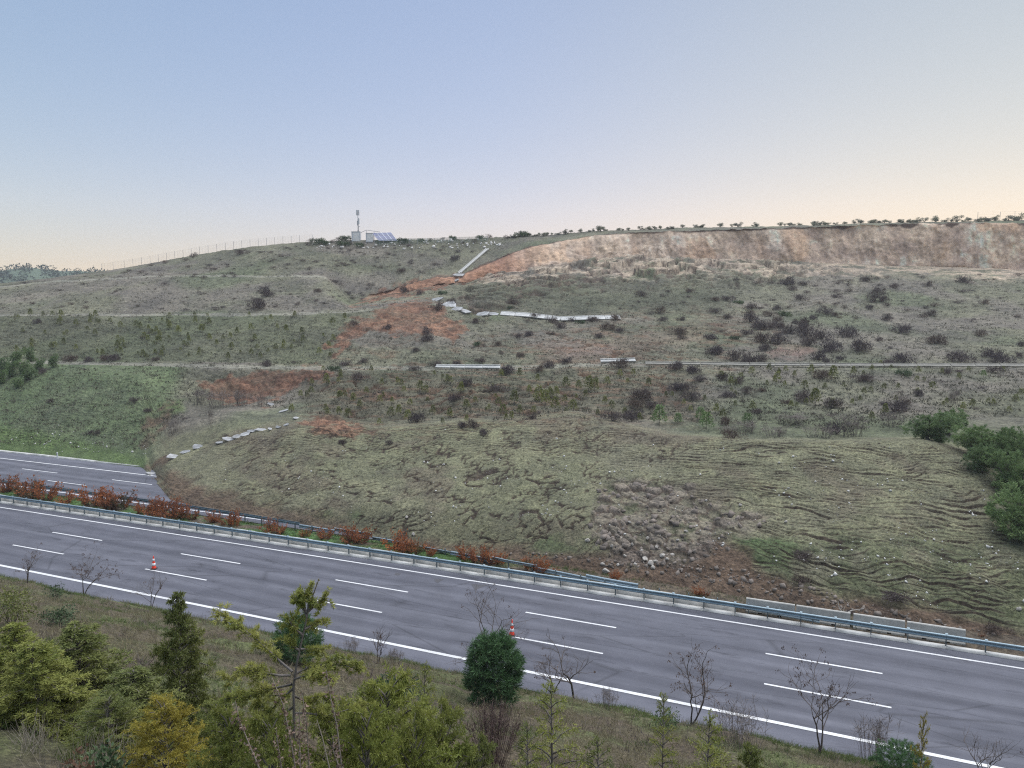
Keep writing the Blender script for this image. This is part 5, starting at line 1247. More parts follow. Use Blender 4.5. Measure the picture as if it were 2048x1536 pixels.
# fences
def fence(label, pts, hgt, mat_w, nw, cat="fence", post_r=.05, step=2.3, wire=.012, vert=.0):
    P = [Vector(p) for p in pts]; r = tag(empty("wire_fence", P[0]), label, cat); O = Vector(r.location)
    run = []
    for a, b in zip(P[:-1], P[1:]):
        n = max(1, int(round((b - a).length / step)))
        run += [a.lerp(b, k / n) for k in range(n)]
    run.append(P[-1])
    for q in run:
        B = MB(); B.tube([(0, 0, -.4), (0, 0, hgt)], [post_r, post_r], 6); B.build("fence_post", M['steel'], r, loc=q - O)
    W_m = MB()
    for k in range(nw):
        h = hgt * (.08 + .9 * k / max(1, nw - 1)); W_m.tube([tuple(q - O + Vector((0, 0, h))) for q in run], [wire] * len(run), 3)
    if vert:
        for a, b in zip(run[:-1], run[1:]):
            n = int((b - a).length / vert)
            for k in range(1, n): c = a.lerp(b, k / n) - O; W_m.tube([c + Vector((0, 0, .1)), c + Vector((0, 0, hgt))], [wire * .8] * 2, 3)
    W_m.build("wire_mesh", mat_w, r)
def skyp(px, back=0):
    j = int(np.argmin(abs(PXC - px))); i = RB[13] + back; return (float(gx2[i, j]), float(gy2[i, j]), float(gz2[i, j]))
fence("long wire mesh fence following the left skyline", [skyp(p, 0) for p in (205, 250, 300, 350, 400, 450, 500, 550, 600, 625)], 1.9, M['steel'], 8, vert=.6, wire=.008, post_r=.04)
M['net'] = mat_plain("green_net", (.050, .110, .075), .8, .2, 3)
fence("green mesh fence in front of the mast station", [hill(p, q) for p, q in ((750, 492), (800, 491), (870, 490), (975, 487))], 1.5, M['net'], 14, vert=.35, wire=.02)
fence("short wire fence on posts at the far right of the plateau", [skyp(p, -2) for p in (1955, 2000, 2060)], 2.4, M['steel'], 5, step=5)

# ------------------------------------------------------------------ wooded hills far to the left
hx_ = np.linspace(-700, 520, 90); tops = np.interp(hx_, [-700, -300, 0, 40, 75, 110, 140, 160, 185, 250, 400, 520], [522, 530, 538, 534, 532, 536, 539, 537, 541, 544, 548, 556])
V = []; nr = 16
for k in range(nr):
    yy = 430 + 190 * (k / (nr - 1))
    for px, tp in zip(hx_, tops):
        zt = at_y(px, tp + 4, 620)[2]; f_ = k / (nr - 1)
        z = -6 + (zt + 6) * (1 - (1 - f_) ** 1.6) + 2.0 * (float(vnoise(px / 40., k / 3., 171)) - .5); V.append(((px - 1024) / FPX * yy * 1.0, yy, z))
for px, tp in zip(hx_, tops): V.append(((px - 1024) / FPX * 800, 800, 5))
nn = len(hx_); F_ = [(k * nn + i, k * nn + i + 1, (k + 1) * nn + i + 1, (k + 1) * nn + i) for k in range(nr) for i in range(nn - 1)]
M['farhill'] = mat_leaf("far_meadow", (.055, .085, .050), (.095, .120, .070), .012, .0, 0)
tag(link("far_hill", mesh_np("far_hill", V, F_, None, True), M['farhill']), "distant low hill at the left horizon", "hill", kind='structure')
rng = np.random.default_rng(173); nb_ = 1500
kk = rng.integers(3, nr, nb_); q = rng.uniform(0, 1, nb_); Vn = np.array(V).reshape(nr + 1, nn, 3)
ci = rng.integers(0, nn - 1, nb_); base = Vn[kk - 1, ci] * (1 - q[:, None]) + Vn[kk, ci] * q[:, None] + np.stack([rng.uniform(-4, 4, nb_), np.zeros(nb_), np.zeros(nb_)], 1)
wood = fbm(base[:, 0] / 45, base[:, 1] / 45, 174, 3) + .25 * (kk / nr); base = base[wood > .58]
m_ = len(base); per = 26
D = unit(rng.normal(size=(m_ * per, 3))); sz = np.repeat(rng.uniform(1.5, 2.9, m_), per)
P = np.repeat(base, per, 0) + D * (sz * rng.uniform(.5, 1, m_ * per))[:, None] * np.array([1.1, 1.1, .75]); P[:, 2] += sz * .6
V2, F2 = blades(P, D + np.array([0, 0, .3]), sz * .55, sz * .4, rng)
M['farwood'] = mat_leaf("hazed_far_wood_leaves", (.048, .070, .062), (.080, .105, .088), .03, .1, 0)  # bluish cast of distance haze mixed into the leaf colour
tag(link("far_wood", mesh_np("far_wood", V2, F2), M['farwood']), "dark woodland covering the distant hill at the left", "woodland", kind='stuff')

# ------------------------------------------------------------------ foreground planting on the near slope
def fore_at(px, y):
    X = (px - 1024) / FPX; z = EYE - 3
    for _ in range(6):
        x = X * (y * CP - (z - EYE) * SP); z = float(fore_z(x, y))
    return Vector((x, y, z))
def top_h(base, px, pytop):
    return float(at_y(px, pytop, base.y)[2]) - base.z

def needles_along(A, pts, per_m, L, Wd, rng, mi=0, fwd=.7, u0=0.0):
    """needles all round a twig given as a polyline"""
    pts = np.asarray(pts, float); seg_ = np.linalg.norm(np.diff(pts, axis=0), axis=1); tot = seg_.sum()
    n = max(2, int(tot * per_m)); u = rng.uniform(u0, 1, n) * tot; cs = np.concatenate([[0], np.cumsum(seg_)])
    P = np.stack([np.interp(u, cs, pts[:, i]) for i in range(3)], 1)
    k = np.clip(np.searchsorted(cs, u) - 1, 0, len(seg_) - 1); T = unit(np.diff(pts, axis=0))[k]
    D = T * fwd + unit(rng.normal(size=(n, 3)))
    V, F = blades(P, D, L * rng.uniform(.6, 1.15, n), Wd, rng); A.add(V, F, mi)
def rosettes(A, pts, spacing, n, L, Wd, rng, mi=0, u0=0.0, cone=.9):
    """tufts of needles on short spurs along a shoot, as cedars and larches carry them"""
    pts = np.asarray(pts, float); seg_ = np.linalg.norm(np.diff(pts, axis=0), axis=1); tot = seg_.sum(); cs = np.concatenate([[0], np.cumsum(seg_)])
    m = max(2, int(tot * (1 - u0) / spacing)); u = (u0 + (1 - u0) * (np.arange(m) + rng.uniform(.2, .8, m)) / m) * tot
    Pn = np.stack([np.interp(u, cs, pts[:, i]) for i in range(3)], 1); k = np.clip(np.searchsorted(cs, u) - 1, 0, len(seg_) - 1); T = unit(np.diff(pts, axis=0))[k]
    S = unit(T * .45 + unit(rng.normal(size=(m, 3))) + np.array([0, 0, .25]))
    P = np.repeat(Pn, n, 0); D = np.repeat(S, n, 0) + unit(rng.normal(size=(m * n, 3))) * cone
    V, F = blades(P, D, L * rng.uniform(.6, 1.15, m * n), Wd, rng); A.add(V, F, mi)
def cedar_branch(A, W, p0, d, L, rng, per_m, nL, nW, subs=9, droop=.25, r0=.012):
    """one feathery branch: curved axis, side shoots left and right, needles on all"""
    d = unit(np.asarray(d, float)); t = np.linspace(0, 1, 7)
    ax = np.asarray(p0) + np.outer(t * L, d); ax[:, 2] += L * (.10 * np.sin(t * 3.0) - droop * t ** 2.2)
    ax += rng.normal(size=ax.shape) * L * .012
    W.tube(ax, r0, r0 * .25, 4)
    needles_along(A, ax[2:], per_m * .8, nL, nW, rng)
    side = unit(np.cross(d, np.array([0, 0, 1.])))
    for k in range(subs):
        u = rng.uniform(.18, .98); q = np.array([np.interp(u, t, ax[:, i]) for i in range(3)])
        sd = side * rng.choice([-1, 1]) * rng.uniform(.5, 1.1) + d * rng.uniform(.4, 1.0) + np.array([0, 0, rng.uniform(-.25, .35)])
        l = L * (.18 + .34 * (1 - u)) * rng.uniform(.6, 1.2); sd = unit(sd)
        tt = np.linspace(0, 1, 4); sx = q + np.outer(tt * l, sd); sx[:, 2] -= l * droop * .7 * tt ** 2
        needles_along(A, sx, per_m, nL, nW, rng)
def cedar_proto(seed, n_br, subs, per, nL, nW, droop, taper, R=.42, bare=.04):
    """a cedar of height 1 whose meshes are shared by several trees"""
    rng = np.random.default_rng(seed); T = Acc(); A = Acc(); W = Acc()
    tr = lambda t: np.array([.03 * math.sin(2 * t), .02 * t, t])
    T.tube([tr(t) - np.array([0, 0, .06 if t == 0 else 0]) for t in np.linspace(0, .985, 8)], .016, .002, 6)
    for k in range(n_br):
        t = bare + (1 - bare) * (k + rng.random()) / n_br; a = 2.4 * k + rng.normal() * .4
        L = R * (.10 + .95 * (1 - t) ** taper) * rng.uniform(.65, 1.1)
        cedar_branch(A, W, tr(t), (math.cos(a), math.sin(a), .15 + .75 * t ** 2), L, rng, per, nL, nW, max(3, int(subs * (1 - .5 * t))), droop * (1 - t * .6), .005 + .004 * (1 - t))
    needles_along(A, [tr(.88), tr(.94), tr(1.0)], per * 1.2, nL, nW, rng)
    return T.mesh("trunk", [M['bark_grey']]), W.mesh("branches", [M['bark_grey']]), A.mesh("foliage", [M['cedar']])
CED = {'full': cedar_proto(1001, 84, 14, 440, .036, .0064, .28, .75), 'bush': cedar_proto(1002, 84, 17, 560, .026, .0042, .18, .45, .48), 'thin': cedar_proto(1003, 44, 9, 230, .030, .0065, .12, .8), 'full2': cedar_proto(1004, 78, 14, 420, .038, .0066, .34, .62)}
def cedar(px, pytop, base, R, kind, mat, label):
    H = top_h(base, px, pytop); r = tag(empty("cedar_tree", base, random.uniform(0, 6.28)), label, "cedar", "cedars on the near slope")
    k = R / (.48 if kind == 'bush' else .42); r.scale = (k, k, H)
    for nm, me in zip(("trunk", "branches", "foliage"), CED[kind]):
        o = link(nm, me, None, r)
        if nm == "foliage": o.material_slots[0].link = 'OBJECT'; o.material_slots[0].material = M[mat]
    return r
cedar(362, 1195, fore_at(362, 13.2), .82, 'full', 'cedar_dark', "dark pointed cedar with a pale stem left of centre foreground")
cedar(170, 1258, fore_at(170, 14.5), 1.3, 'full2', 'cedar_dark', "broad green cedar behind the dry grass at the left")
cedar(30, 1255, fore_at(28, 13.0), 1.15, 'full', 'cedar', "yellow-green cedar at the left edge of the foreground")
cedar(262, 1345, fore_at(262, 12.0), 1.15, 'full2', 'cedar_dark', "low green cedar between the broad cedar and the dark one")
cedar(90, 1290, fore_at(90, 12.2), 1.05, 'full2', 'cedar', "yellow-green cedar between the left edge cedar and the broad one")
cedar(352, 1408, fore_at(345, 8.6), .74, 'bush', 'cedar_gold', "golden yellow cedar at the bottom left")
cedar(215, 1400, fore_at(215, 11.0), .8, 'bush', 'cedar_dark', "low dark cedar behind the dry grass tuft")
cedar(440, 1410, fore_at(440, 10.2), .7, 'bush', 'cedar_dark', "low dark cedar between the golden cedar and the tall one")
cedar(1105, 1372, fore_at(1105, 12.6), .9, 'thin', 'cedar', "thin feathery cedar sapling right of the brown bush")
cedar(1060, 1450, fore_at(1060, 10.8), .6, 'thin', 'cedar_dark', "low feathery cedar at the bottom edge beside the brown bush")
cedar(1318, 1392, fore_at(1322, 15.5), .62, 'thin', 'cedar', "thin cedar sapling left of the leafy roadside sapling")
cedar(1400, 1428, fore_at(1405, 13.5), .85, 'thin', 'cedar', "feathery cedar sapling right of centre at the bottom edge")
cedar(845, 1328, fore_at(850, 13.8), .62, 'thin', 'cedar', "thin sparse cedar sapling left of the round pine")
cedar(1825, 1432, fore_at(1828, 12.2), .42, 'thin', 'cedar_gold', "small golden-tipped cedar at the bottom right")
cedar(1500, 1500, fore_at(1500, 12.6), .6, 'full2', 'cedar_dark', "low dark cedar at the bottom edge right of the feathery sapling")
cedar(770, 1392, fore_at(790, 6.6), .95, 'bush', 'cedar', "bushy bright cedar at the bottom right of the tall cedar")
cedar(895, 1440, fore_at(900, 7.2), .7, 'bush', 'cedar', "low bright cedar left of the brown twiggy bush")
cedar(500, 1440, fore_at(480, 6.3), .66, 'bush', 'cedar', "low bushy cedar at the foot of the tall cedar")
cedar(660, 1425, fore_at(668, 6.9), .8, 'bush', 'cedar', "bushy cedar right behind the foot of the tall cedar")

cedar(560, 1452, fore_at(552, 5.6), .62, 'bush', 'cedar', "low bright cedar just left of the tall cedar's stem")
cedar(720, 1440, fore_at(735, 5.7), .66, 'bush', 'cedar', "low bright cedar among the dead stalks right of the tall cedar")
cedar(835, 1462, fore_at(845, 6.1), .62, 'bush', 'cedar', "low bright cedar at the bottom edge under the sparse sapling")
cedar(970, 1500, fore_at(965, 8.2), .6, 'bush', 'cedar_dark', "low cedar at the bottom edge below the brown twiggy bush")
cedar(1200, 1480, fore_at(1200, 10.5), .7, 'thin', 'cedar_dark', "feathery low cedar at the bottom edge right of the brown bush")
# the tall cedar in front: leader and main boughs follow the photograph
yH = 5.9
rng = np.random.default_rng(1020); bH = fore_at(592, yH)
r = tag(empty("cedar_tree", bH), "tall sparse yellow-green cedar in the centre foreground with pale stem", "cedar", "cedars on the near slope")
def hp(zx, zy, dy=0.0): return np.array([float(q) for q in at_y(400 + zx / 3.98, 1150 + zy / 3.98, yH + dy)]) - np.array(bH)
T = Acc(); A = Acc(); A2 = Acc()
lead = [np.array([0, 0, -.15]), hp(745, 1500), hp(748, 1100), hp(745, 880), hp(770, 720), hp(800, 560), hp(838, 400), hp(862, 270)]
T.tube(lead, .014, .006, 7); T.tube([lead[-1], hp(890, 190), hp(915, 120), hp(945, 35)], .007, .003, 5)
rosettes(A, [hp(862, 275), hp(890, 190), hp(905, 150)], .02, 12, .04, .005, rng)
needles_along(A2, [hp(905, 150), hp(925, 95), hp(945, 35)], 420, .016, .005, rng, 0, .9)
boughs = [([(735, 770), (640, 690), (520, 575), (400, 470), (290, 400), (140, 300)], .3), ([(720, 800), (630, 800), (520, 780), (430, 765), (300, 790), (190, 840)], -.2), ([(730, 870), (600, 900), (450, 950), (330, 970), (200, 985)], .4),
          ([(755, 790), (850, 740), (960, 715), (1100, 715), (1280, 745)], .3), ([(750, 830), (840, 800), (960, 800), (1080, 810)], -.3), ([(800, 590), (860, 590), (950, 590)], .1), ([(790, 600), (730, 560), (690, 500)], -.1), ([(830, 430), (900, 400), (990, 350)], .15), ([(820, 480), (740, 420), (700, 330)], -.1),
          ([(855, 300), (800, 230), (735, 190)], .1), ([(862, 280), (865, 200), (866, 140)], 0), ([(860, 290), (940, 220), (1015, 180)], .1), ([(850, 330), (820, 260), (795, 175)], .05), ([(745, 900), (660, 980), (560, 1080), (430, 1010)], .3), ([(745, 960), (830, 1000), (960, 960), (1060, 1010)], .3), ([(745, 1050), (640, 1120), (500, 1190), (330, 1190)], .2), ([(745, 1100), (860, 1100), (1000, 1120), (1150, 1080), (1300, 1030)], .2)]
for pts, dd_ in boughs:
    P = np.array([hp(a, b, dd_ * i / len(pts)) for i, (a, b) in enumerate(pts)]); T.tube(P, .011, .003, 5)
    L = np.linalg.norm(np.diff(P, axis=0), axis=1).sum()
    rosettes(A, P, .022, 14, .046, .0056, rng, 0, .22)
    d0 = unit(P[-1] - P[0]); t = np.linspace(0, 1, len(P))
    for k in range(int(3 + L * 38)):
        u = rng.uniform(.22, 1.0); q = np.array([np.interp(u, t, P[:, i]) for i in range(3)])
        sd = unit(rng.normal(size=3) * np.array([.8, .8, .7]) + d0 * .9 + np.array([0, 0, .35 if rng.random() < .5 else -.35]))
        l = rng.uniform(.05, .17) * (1.2 - .5 * u); S_ = [q, q + sd * l * .5, q + sd * l - np.array([0, 0, l * .15])]
        T.tube(S_, .003, .001, 3); rosettes(A, S_, .016, 15, .044, .0056, rng)
        if rng.random() < .35: needles_along(A2, [S_[1], S_[2]], 160, .03, .004, rng, 0, .9)
for k in range(64):      # fuller lower boughs
    a = rng.uniform(0, 6.28); zb = rng.uniform(.15, .55) * lead[3][2]
    cedar_branch(A, T, np.array([0, 0, zb]), (math.cos(a), math.sin(a), rng.uniform(0, .5)), rng.uniform(.4, .95), rng, 380, .040, .0048, 13, .2, .008)
link("trunk", T.mesh("trunk", [M['bark_grey']]), None, r); link("foliage", A.mesh("foliage", [M['cedar_hero']]), None, r); link("young_tips", A2.mesh("young_tips", [M['cedar_gold']]), None, r)

# round pines with long soft needles
def round_pine(px, pyb, pytop, wpx, seed, label, dense=1.0, mat='roundpine', y=None, egg=1.0):
    b = Vector(fore(px, pyb)) if y is None else fore_at(px, y)
    H = top_h(b, px, pytop); Wm = wpx * mpp(b.y) / 2 * 1.02; rng = np.random.default_rng(seed)
    r = tag(empty("round_pine", b), label, "pine", "round pines on the near slope")
    T = Acc(); T.tube([(0, 0, -.15), (0, 0, H * .5), (.02, 0, H * .85)], .045, .015, 7)
    n = int(520 * dense); d = unit(rng.normal(size=(n, 3))); rr = rng.uniform(.45, 1, n)[:, None] ** .5
    ph = np.arctan2(d[:, 1], d[:, 0]); lump = 1 + .13 * np.sin(3 * ph + 4 * d[:, 2] + seed) + .10 * np.sin(5 * ph - 7 * d[:, 2] + 2 * seed)
    h01 = (d[:, 2] * rr[:, 0] + 1) / 2; prof = np.clip(np.interp(h01, [0, .08, .3, .6, .85, 1], [.55, .8, 1.0, .98, .72, .3]), 0, 1)
    dxy = unit(d[:, :2] + 1e-6) * (rng.random(n) ** .45)[:, None]
    P = np.stack([dxy[:, 0] * Wm * prof * lump * .9, dxy[:, 1] * Wm * prof * lump * .9, .04 * H + h01 * H * .86 + rng.normal(size=n) * .03 * H], 1)
    d = unit(np.stack([dxy[:, 0], dxy[:, 1], d[:, 2] * .7], 1))
    A = Acc()
    for p, q in zip(P, d):
        ax = unit(q * np.array([1, 1, .6]) + np.array([0, 0, .75])); L = H * .09
        needles_along(A, [p, p + ax * L * .5, p + ax * L], 38 / L, .15 * H / 1.9, .012 * H / 1.9 * 1.3, rng, 0, 1.0)
    for k in range(16):
        q = P[rng.integers(0, n)]; T.tube([(0, 0, q[2] * .7), tuple(q * .6 + np.array([0, 0, q[2] * .25])), tuple(q)], .014, .005, 4)
    link("trunk", T.mesh("trunk", [M['bark']]), None, r); link("foliage", A.mesh("foliage", [M[mat]]), None, r)
round_pine(990, 1412, 1262, 108, 1031, "dense egg-shaped dark green pine in the centre foreground", 1.25)
round_pine(597, 1322, 1228, 96, 1032, "small dark pine behind the top of the tall cedar", 1.0)
round_pine(1800, 1560, 1486, 112, 1033, "round dark green pine top at the bottom right edge", 1.0)
# leafy evergreen bush and others
def leaf_bush(name, px, pyb, pytop, wpx, seed, mat, label, n=1600, L=.10, Wd=.05, cat="bush", y=None):
    b = Vector(fore(px, pyb)) if y is None else fore_at(px, y); H = top_h(b, px, pytop); Wm = wpx * mpp(b.y) / 2; rng = np.random.default_rng(seed)
    A = Acc(); k = 9; lob = rng.normal(size=(k, 3)) * np.array([Wm * .38, Wm * .38, H * .13]) + np.array([0, 0, H * .5])
    c = lob[rng.integers(0, k, n)]; d = unit(rng.normal(size=(n, 3)) + np.array([0, 0, .2])); P = c + d * rng.uniform(.5, 1, (n, 1)) * np.array([Wm * .55, Wm * .55, H * .42]); P[:, 2] = np.maximum(P[:, 2], .02)
    V, F = blades(P, d + rng.normal(size=(n, 3)) * .6, L * rng.uniform(.6, 1.2, n), Wd, rng); A.add(V, F)
    for q in lob: A.tube([(0, 0, -.1), tuple(q * np.array([.5, .5, .6])), tuple(q)], .018, .006, 4, 1)
    return tag(link(name, A.mesh(name, [M[mat], M['twig']]), loc=b), label, cat)
leaf_bush("evergreen_bush", 780, 1412, 1348, 86, 1041, 'shrub_g', "dense dark evergreen bush left of the round pine", 1700)
leaf_bush("evergreen_bush", 118, 1250, 1218, 72, 1042, 'shrub_g', "low dark bush on the slope below the left bare saplings", 900)
leaf_bush("evergreen_bush", 115, 1200, 1172, 40, 1043, 'shrub_g', "small dark bush at the road edge between the left saplings", 500)
leaf_bush("evergreen_bush", 22, 1260, 1175, 90, 1044, 'cedar_dark', "green bush at the left edge by the road", 1200)
leaf_bush("evergreen_bush", 1330, 1462, 1425, 60, 1045, 'shrub_g', "small green bush at the foot of the leafy sapling", 600)
leaf_bush("evergreen_bush", 235, 1580, 1495, 130, 1046, 'shrub_g', "green leafy bush at the bottom left corner", 1400, .07, .035, y=8.0)
leaf_bush("evergreen_bush", 1430, 1560, 1500, 110, 1047, 'cedar_dark', "low green bush at the bottom edge right of centre", 1200, .08, .03)
leaf_bush("bramble", 175, 1590, 1500, 90, 1048, 'dead_leaf', "reddish brown bramble at the bottom left", 500, .06, .03, y=7.6)
# brown twiggy bush
b = Vector(fore(985, 1530)); H = top_h(b, 985, 1406); rng = np.random.default_rng(1051); A = Acc()
for k in range(230):
    a = rng.uniform(0, 6.28); l = rng.uniform(0, 1) ** .6 * .70; hh = H * rng.uniform(.65, 1.0) * (1 - .25 * l)
    p0 = np.array([.35 * l * math.cos(a), .35 * l * math.sin(a), -.1]); p1 = np.array([.75 * l * math.cos(a), .75 * l * math.sin(a), hh * .55]); p2 = np.array([l * math.cos(a), l * math.sin(a), hh])
    V, F = blades(np.stack([p0, p1]), np.stack([p1 - p0, p2 - p1]), np.linalg.norm(np.stack([p1 - p0, p2 - p1]), axis=1), .010, rng, 0, 'tri'); A.add(V, F)
    m = 12; u = rng.uniform(.2, 1, m)[:, None]; V, F = blades(p1 + (p2 - p1) * u, (p2 - p1) + rng.normal(size=(m, 3)) * .3, rng.uniform(.08, .22, m), .008, rng); A.add(V, F)
M['brown_twig'] = mat_plain("brown_bush_twigs", (.105, .070, .062), .9, .35, 4)
tag(link("twiggy_bush", A.mesh("twiggy_bush", [M['brown_twig']]), loc=b), "dense reddish brown leafless bush in front of the round pine", "bush")

# bare roadside saplings
def bare_tree(px, pyb, pytop, wpx, seed, leafy, label, lean=0.0, multi=1, y=None):
    b = Vector(fore(px, pyb)) if y is None else fore_at(px, y); H = top_h(b, px, pytop); Wm = wpx * mpp(b.y); rng = np.random.default_rng(seed)
    r = tag(empty("bare_sapling", b), label, "sapling", "bare saplings along the road edge"); T = Acc(); B_ = Acc(); tips = []
    def grow(p, d, L, rad, lev):
        n = 4; pts = [p]; dd_ = unit(d)
        for k in range(n):
            dd_ = unit(dd_ + rng.normal(size=3) * .16 + np.array([0, 0, .06])); pts.append(pts[-1] + dd_ * L / n)
        (T if lev == 0 else B_).tube(pts, rad, rad * .55, 6 if lev == 0 else 4)
        if lev >= 3: tips.append((pts[-1], dd_)); return
        for k in range((4, 4, 3)[lev]):
            u = rng.uniform(.35, 1.0) if k else 1.0; i = min(int(u * n), n - 1); q = pts[i] + (pts[i + 1] - pts[i]) * (u * n - i if u < 1 else 1)
            sd = unit(dd_ * (.9 if k else 1.5) + unit(rng.normal(size=3) * np.array([1, 1, .45])) * np.array([Wm / H * 1.5, Wm / H * 1.5, .6]))
            grow(q, sd, L * rng.uniform(.5, .8), rad * rng.uniform(.42, .6), lev + 1)
    for m_ in range(multi):
        grow(np.array([0, 0, -.1]), np.array([lean + rng.normal() * .25 * (multi > 1), rng.normal() * .1, 1.0]), H * .46, .012 + .011 * H / multi ** .5, 0)
    link("trunk", T.mesh("trunk", [M['bark']]), None, r); link("branches", B_.mesh("branches", [M['twig']]), None, r)
    if leafy > 0 and tips:
        A = Acc()
        for (p, d) in tips:
            if rng.random() < leafy:
                m = 9; P = p + rng.normal(size=(m, 3)) * .05 - d * .05; D = rng.normal(size=(m, 3)) * .5 + np.array([0, 0, -1.0])
                V, F = blades(P, D, rng.uniform(.06, .14, m), rng.uniform(.02, .045, m), rng); A.add(V, F)
        if A.n: link("dead_leaves", A.mesh("dead_leaves", [M['dead_leaf']]), None, r)
bt = [(55, 1166, 1090, 50, .15, 0, 2), (168, 1190, 1095, 80, .6, .1, 2), (303, 1217, 1140, 66, .1, .05, 2), (437, 1250, 1205, 22, 0, 0, 1), (757, 1323, 1240, 36, .05, .05, 2), (972, 1352, 1160, 130, .35, .1, 2), (1108, 1386, 1296, 60, .15, .1, 3), (1148, 1399, 1228, 160, .12, 0, 1), (1382, 1450, 1276, 120, .55, .05, 2), (1638, 1508, 1322, 130, .55, .18, 2), (1960, 1575, 1455, 90, .05, .1, 2)]
for i, (px, pb, pt, w, lf, ln, mu) in enumerate(bt):
    bare_tree(px, pb, pt, w, 1100 + i, lf, "%s at the road edge, %s sapling from the left" % ("bare sapling with brown dead leaves" if lf > .3 else "leafless grey sapling", ordinal(i)), ln, mu)
for i, (px, pb, pt, w) in enumerate([(1480, 1492, 1412, 110), (1215, 1420, 1378, 50), (1750, 1520, 1440, 90), (700, 1310, 1280, 40), (790, 1330, 1300, 40)]):
    b = Vector(fore(px, pb)); H = top_h(b, px, pt); w_ = w * mpp(b.y)
    tag(put(BR[i % 3], "bare_brush", b, (w_ * .9, w_ * .9, max(H, .3))), "small bare reddish brush at the near road edge, %s from the left" % ordinal([700, 790, 1215, 1480, 1750].index(px)), "brush", "bare brush at the near road edge")

# dry grass tuft and dead flower stalks in front
b = fore_at(185, 8.6); rng = np.random.default_rng(1201); A = Acc(); n = 1300
P = rng.normal(size=(n, 3)) * np.array([.34, .24, .0]); D = rng.normal(size=(n, 3)) * .38 + np.array([.28, 0, 0]); D[:, 2] = 1
V, F = blades(P, D, rng.uniform(.3, 1.1, n), .006, rng, 0, 'tri'); A.add(V, F)
M['straw'] = mat_plain("grey_straw", (.240, .205, .165), .9, .3, 3)
tag(link("dry_grass_tuft", A.mesh("dry_grass_tuft", [M['straw']]), loc=b), "large tuft of dry grey grass at the lower left", "grass tuft")
for i, (px, pb, w) in enumerate([(60, 1500, 80), (120, 1470, 70), (240, 1450, 60), (20, 1420, 60), (290, 1490, 60)]):
    b = Vector(fore(px, pb)); A = Acc(); n = 200; s_ = w * mpp(b.y)
    P = rng.normal(size=(n, 3)) * np.array([s_ * .3, s_ * .3, 0]); D = rng.normal(size=(n, 3)) * .5; D[:, 2] = 1
    V, F = blades(P, D, rng.uniform(.15, .5, n), .005, rng, 0, 'tri'); A.add(V, F)
    tag(link("dry_grass_tuft", A.mesh("dry_grass_tuft", [M['straw']]), loc=b), "smaller tuft of dry grass at the lower left, %s from the left" % ordinal([20, 60, 120, 240, 290].index(px)), "grass tuft", "small dry tufts at the lower left")
M['seed'] = mat_leaf("brown_seed_heads", (.110, .070, .052), (.230, .165, .125), 9, .1, .1)
stk = [([(470, 1536), (380, 1320), (310, 1150), (280, 1000)], 1), ([(760, 1536), (715, 1280), (660, 1030), (570, 810)], 1), ([(870, 1536), (850, 1200), (810, 920)], 1), ([(1130, 1536), (1090, 1200), (1040, 980), (1005, 755)], 1), ([(650, 1536), (620, 1350), (605, 1230)], 1), ([(1030, 1536), (975, 1300), (930, 1150)], 0), ([(800, 1536), (790, 1250), (795, 1050)], 1), ([(1110, 1536), (1060, 1400), (1060, 1280)], 1)]
for i, (pts, sd) in enumerate(stk):
    yk = 4.3 + .25 * (i % 3); q = [np.array([float(v) for v in at_y(400 + a / 3.98, 1150 + c / 3.98, yk)]) for a, c in pts]
    foot = np.array([q[0][0], yk, float(fore_z(q[0][0], yk)) - .05]); P = np.array([foot] + q); b = Vector(foot)
    A = Acc(); A.tube(P - foot, .006, .002, 5, 0)
    if sd:
        n = 520; seg_ = np.linalg.norm(np.diff(P, axis=0), axis=1); cs = np.concatenate([[0], np.cumsum(seg_)]); u = rng.uniform(.25, .99, n) * cs[-1]
        u = u + .02 * np.sin(u * 90)
        S_ = np.stack([np.interp(u, cs, P[:, k]) for k in range(3)], 1) - foot + rng.normal(size=(n, 3)) * .014
        V, F = blades(S_, rng.normal(size=(n, 3)), rng.uniform(.012, .028, n), rng.uniform(.010, .018, n), rng); A.add(V, F, 1)
    tag(link("dry_flower_stalk", A.mesh("dry_flower_stalk", [M['straw'], M['seed']]), loc=b), "dead brown flower stalk in front of the tall cedar, %s listed from the left" % ordinal([0, 2, 4, 6, 1, 5, 3, 7][i]), "stalk", "dead flower stalks at the bottom")

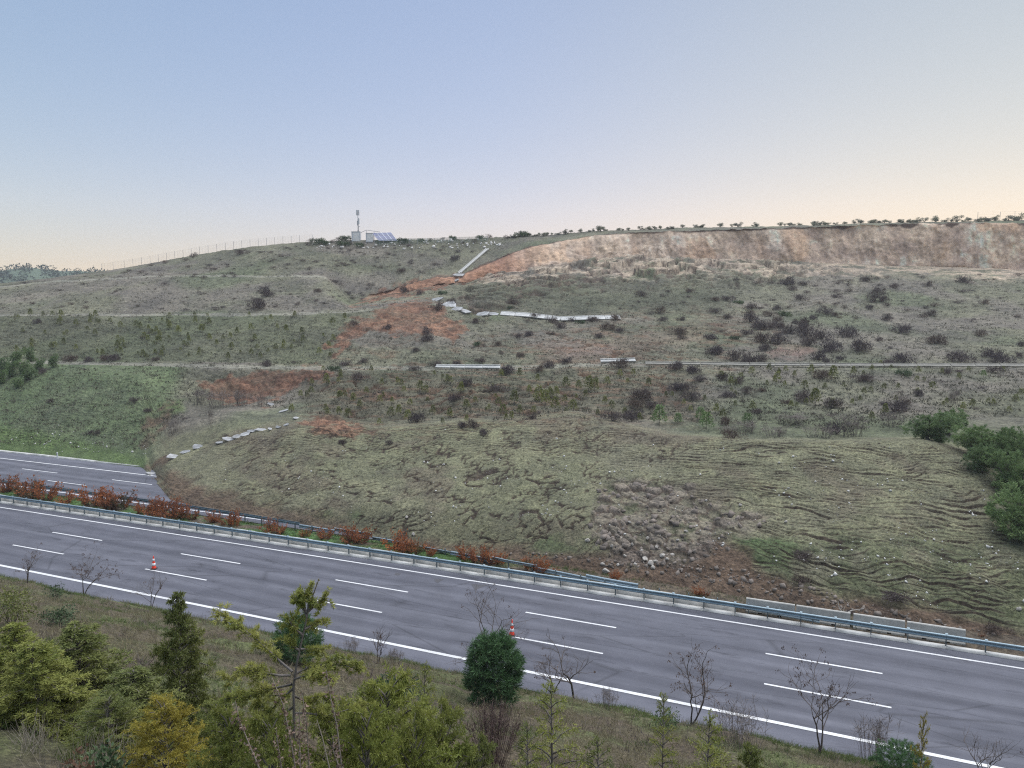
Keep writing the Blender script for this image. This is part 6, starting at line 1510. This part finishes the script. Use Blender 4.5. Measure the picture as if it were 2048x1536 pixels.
# grass of the near slope
def fore_points(n, seed, d0, d1, s0=-48, s1=75):
    rng = np.random.default_rng(seed); s = rng.uniform(s0, s1, n); d = -(d0 + (d1 - d0) * rng.random(n) ** .8)
    x, y = road_xy(s, d); z = fore_z(x, y); k = y > 5.0
    px, py = project(x, y, z); k &= (px > -150) & (px < 2200) & (py < 1750)
    return np.stack([x, y, z], 1)[k]
pp = fore_points(32000, 1301, 6, 34); g_ = fbm(pp[:, 0] / 2.2, pp[:, 1] / 2.2, 1302, 3)
tuft_stuff("dry_slope_grass", pp[g_ < .56], 6, .30, .018, 1303, M['dry_grass'], "dry winter grass on the near slope", lean=.7, clump=.07)
tuft_stuff("green_slope_grass", pp[g_ > .50], 6, .19, .016, 1304, M['green_grass'], "short green grass patches on the near slope", lean=.8, clump=.08)
pp = fore_points(9000, 1305, 5.6, 7.6)
tuft_stuff("verge_grass", pp[fbm(pp[:, 0] / 1.5, pp[:, 1] / 1.5, 1306, 2) > .38], 7, .2, .016, 1307, M['green_grass'], "bright grass along the near road edge", lean=.7, clump=.08)
pp = fore_points(7000, 1308, 6.5, 32)
tuft_stuff("slope_twigs", pp[fbm(pp[:, 0] / 1.8 + 7, pp[:, 1] / 1.8, 1309, 3) > .5], 6, .42, .014, 1310, M['twig'], "dead brown weeds on the near slope", 'weeds', .6, .09)
s = np.random.default_rng(1311); ns = 5000; sv = s.uniform(-20, 100, ns); dv = s.uniform(9.6, 12.6, ns); x, y = road_xy(sv, dv)
pp = np.stack([x, y, np.full(ns, .05)], 1)[fbm(x / 1.6, y / 1.6, 162, 4) > .4]
tuft_stuff("median_grass", pp, 7, .3, .03, 1312, M['green_grass'], "green grass growing in the median", lean=.7, clump=.12)

# ------------------------------------------------------------------ thin evening haze round the whole place
B = MB(); B.box((0, 400, 30), (1800, 960, 72))
m = bpy.data.materials.new("haze"); m.use_nodes = True; nt = m.node_tree
nt.nodes.remove(nt.nodes["Principled BSDF"])
pv = nt.nodes.new("ShaderNodeVolumePrincipled"); pv.inputs["Color"].default_value = (.93, .94, .97, 1); pv.inputs["Density"].default_value = 0.00026; pv.inputs["Anisotropy"].default_value = 0.2
nt.links.new(pv.outputs[0], nt.nodes["Material Output"].inputs["Volume"])
tag(B.build("haze", m), "thin pale evening haze over the valley and hill", "haze", kind='stuff')
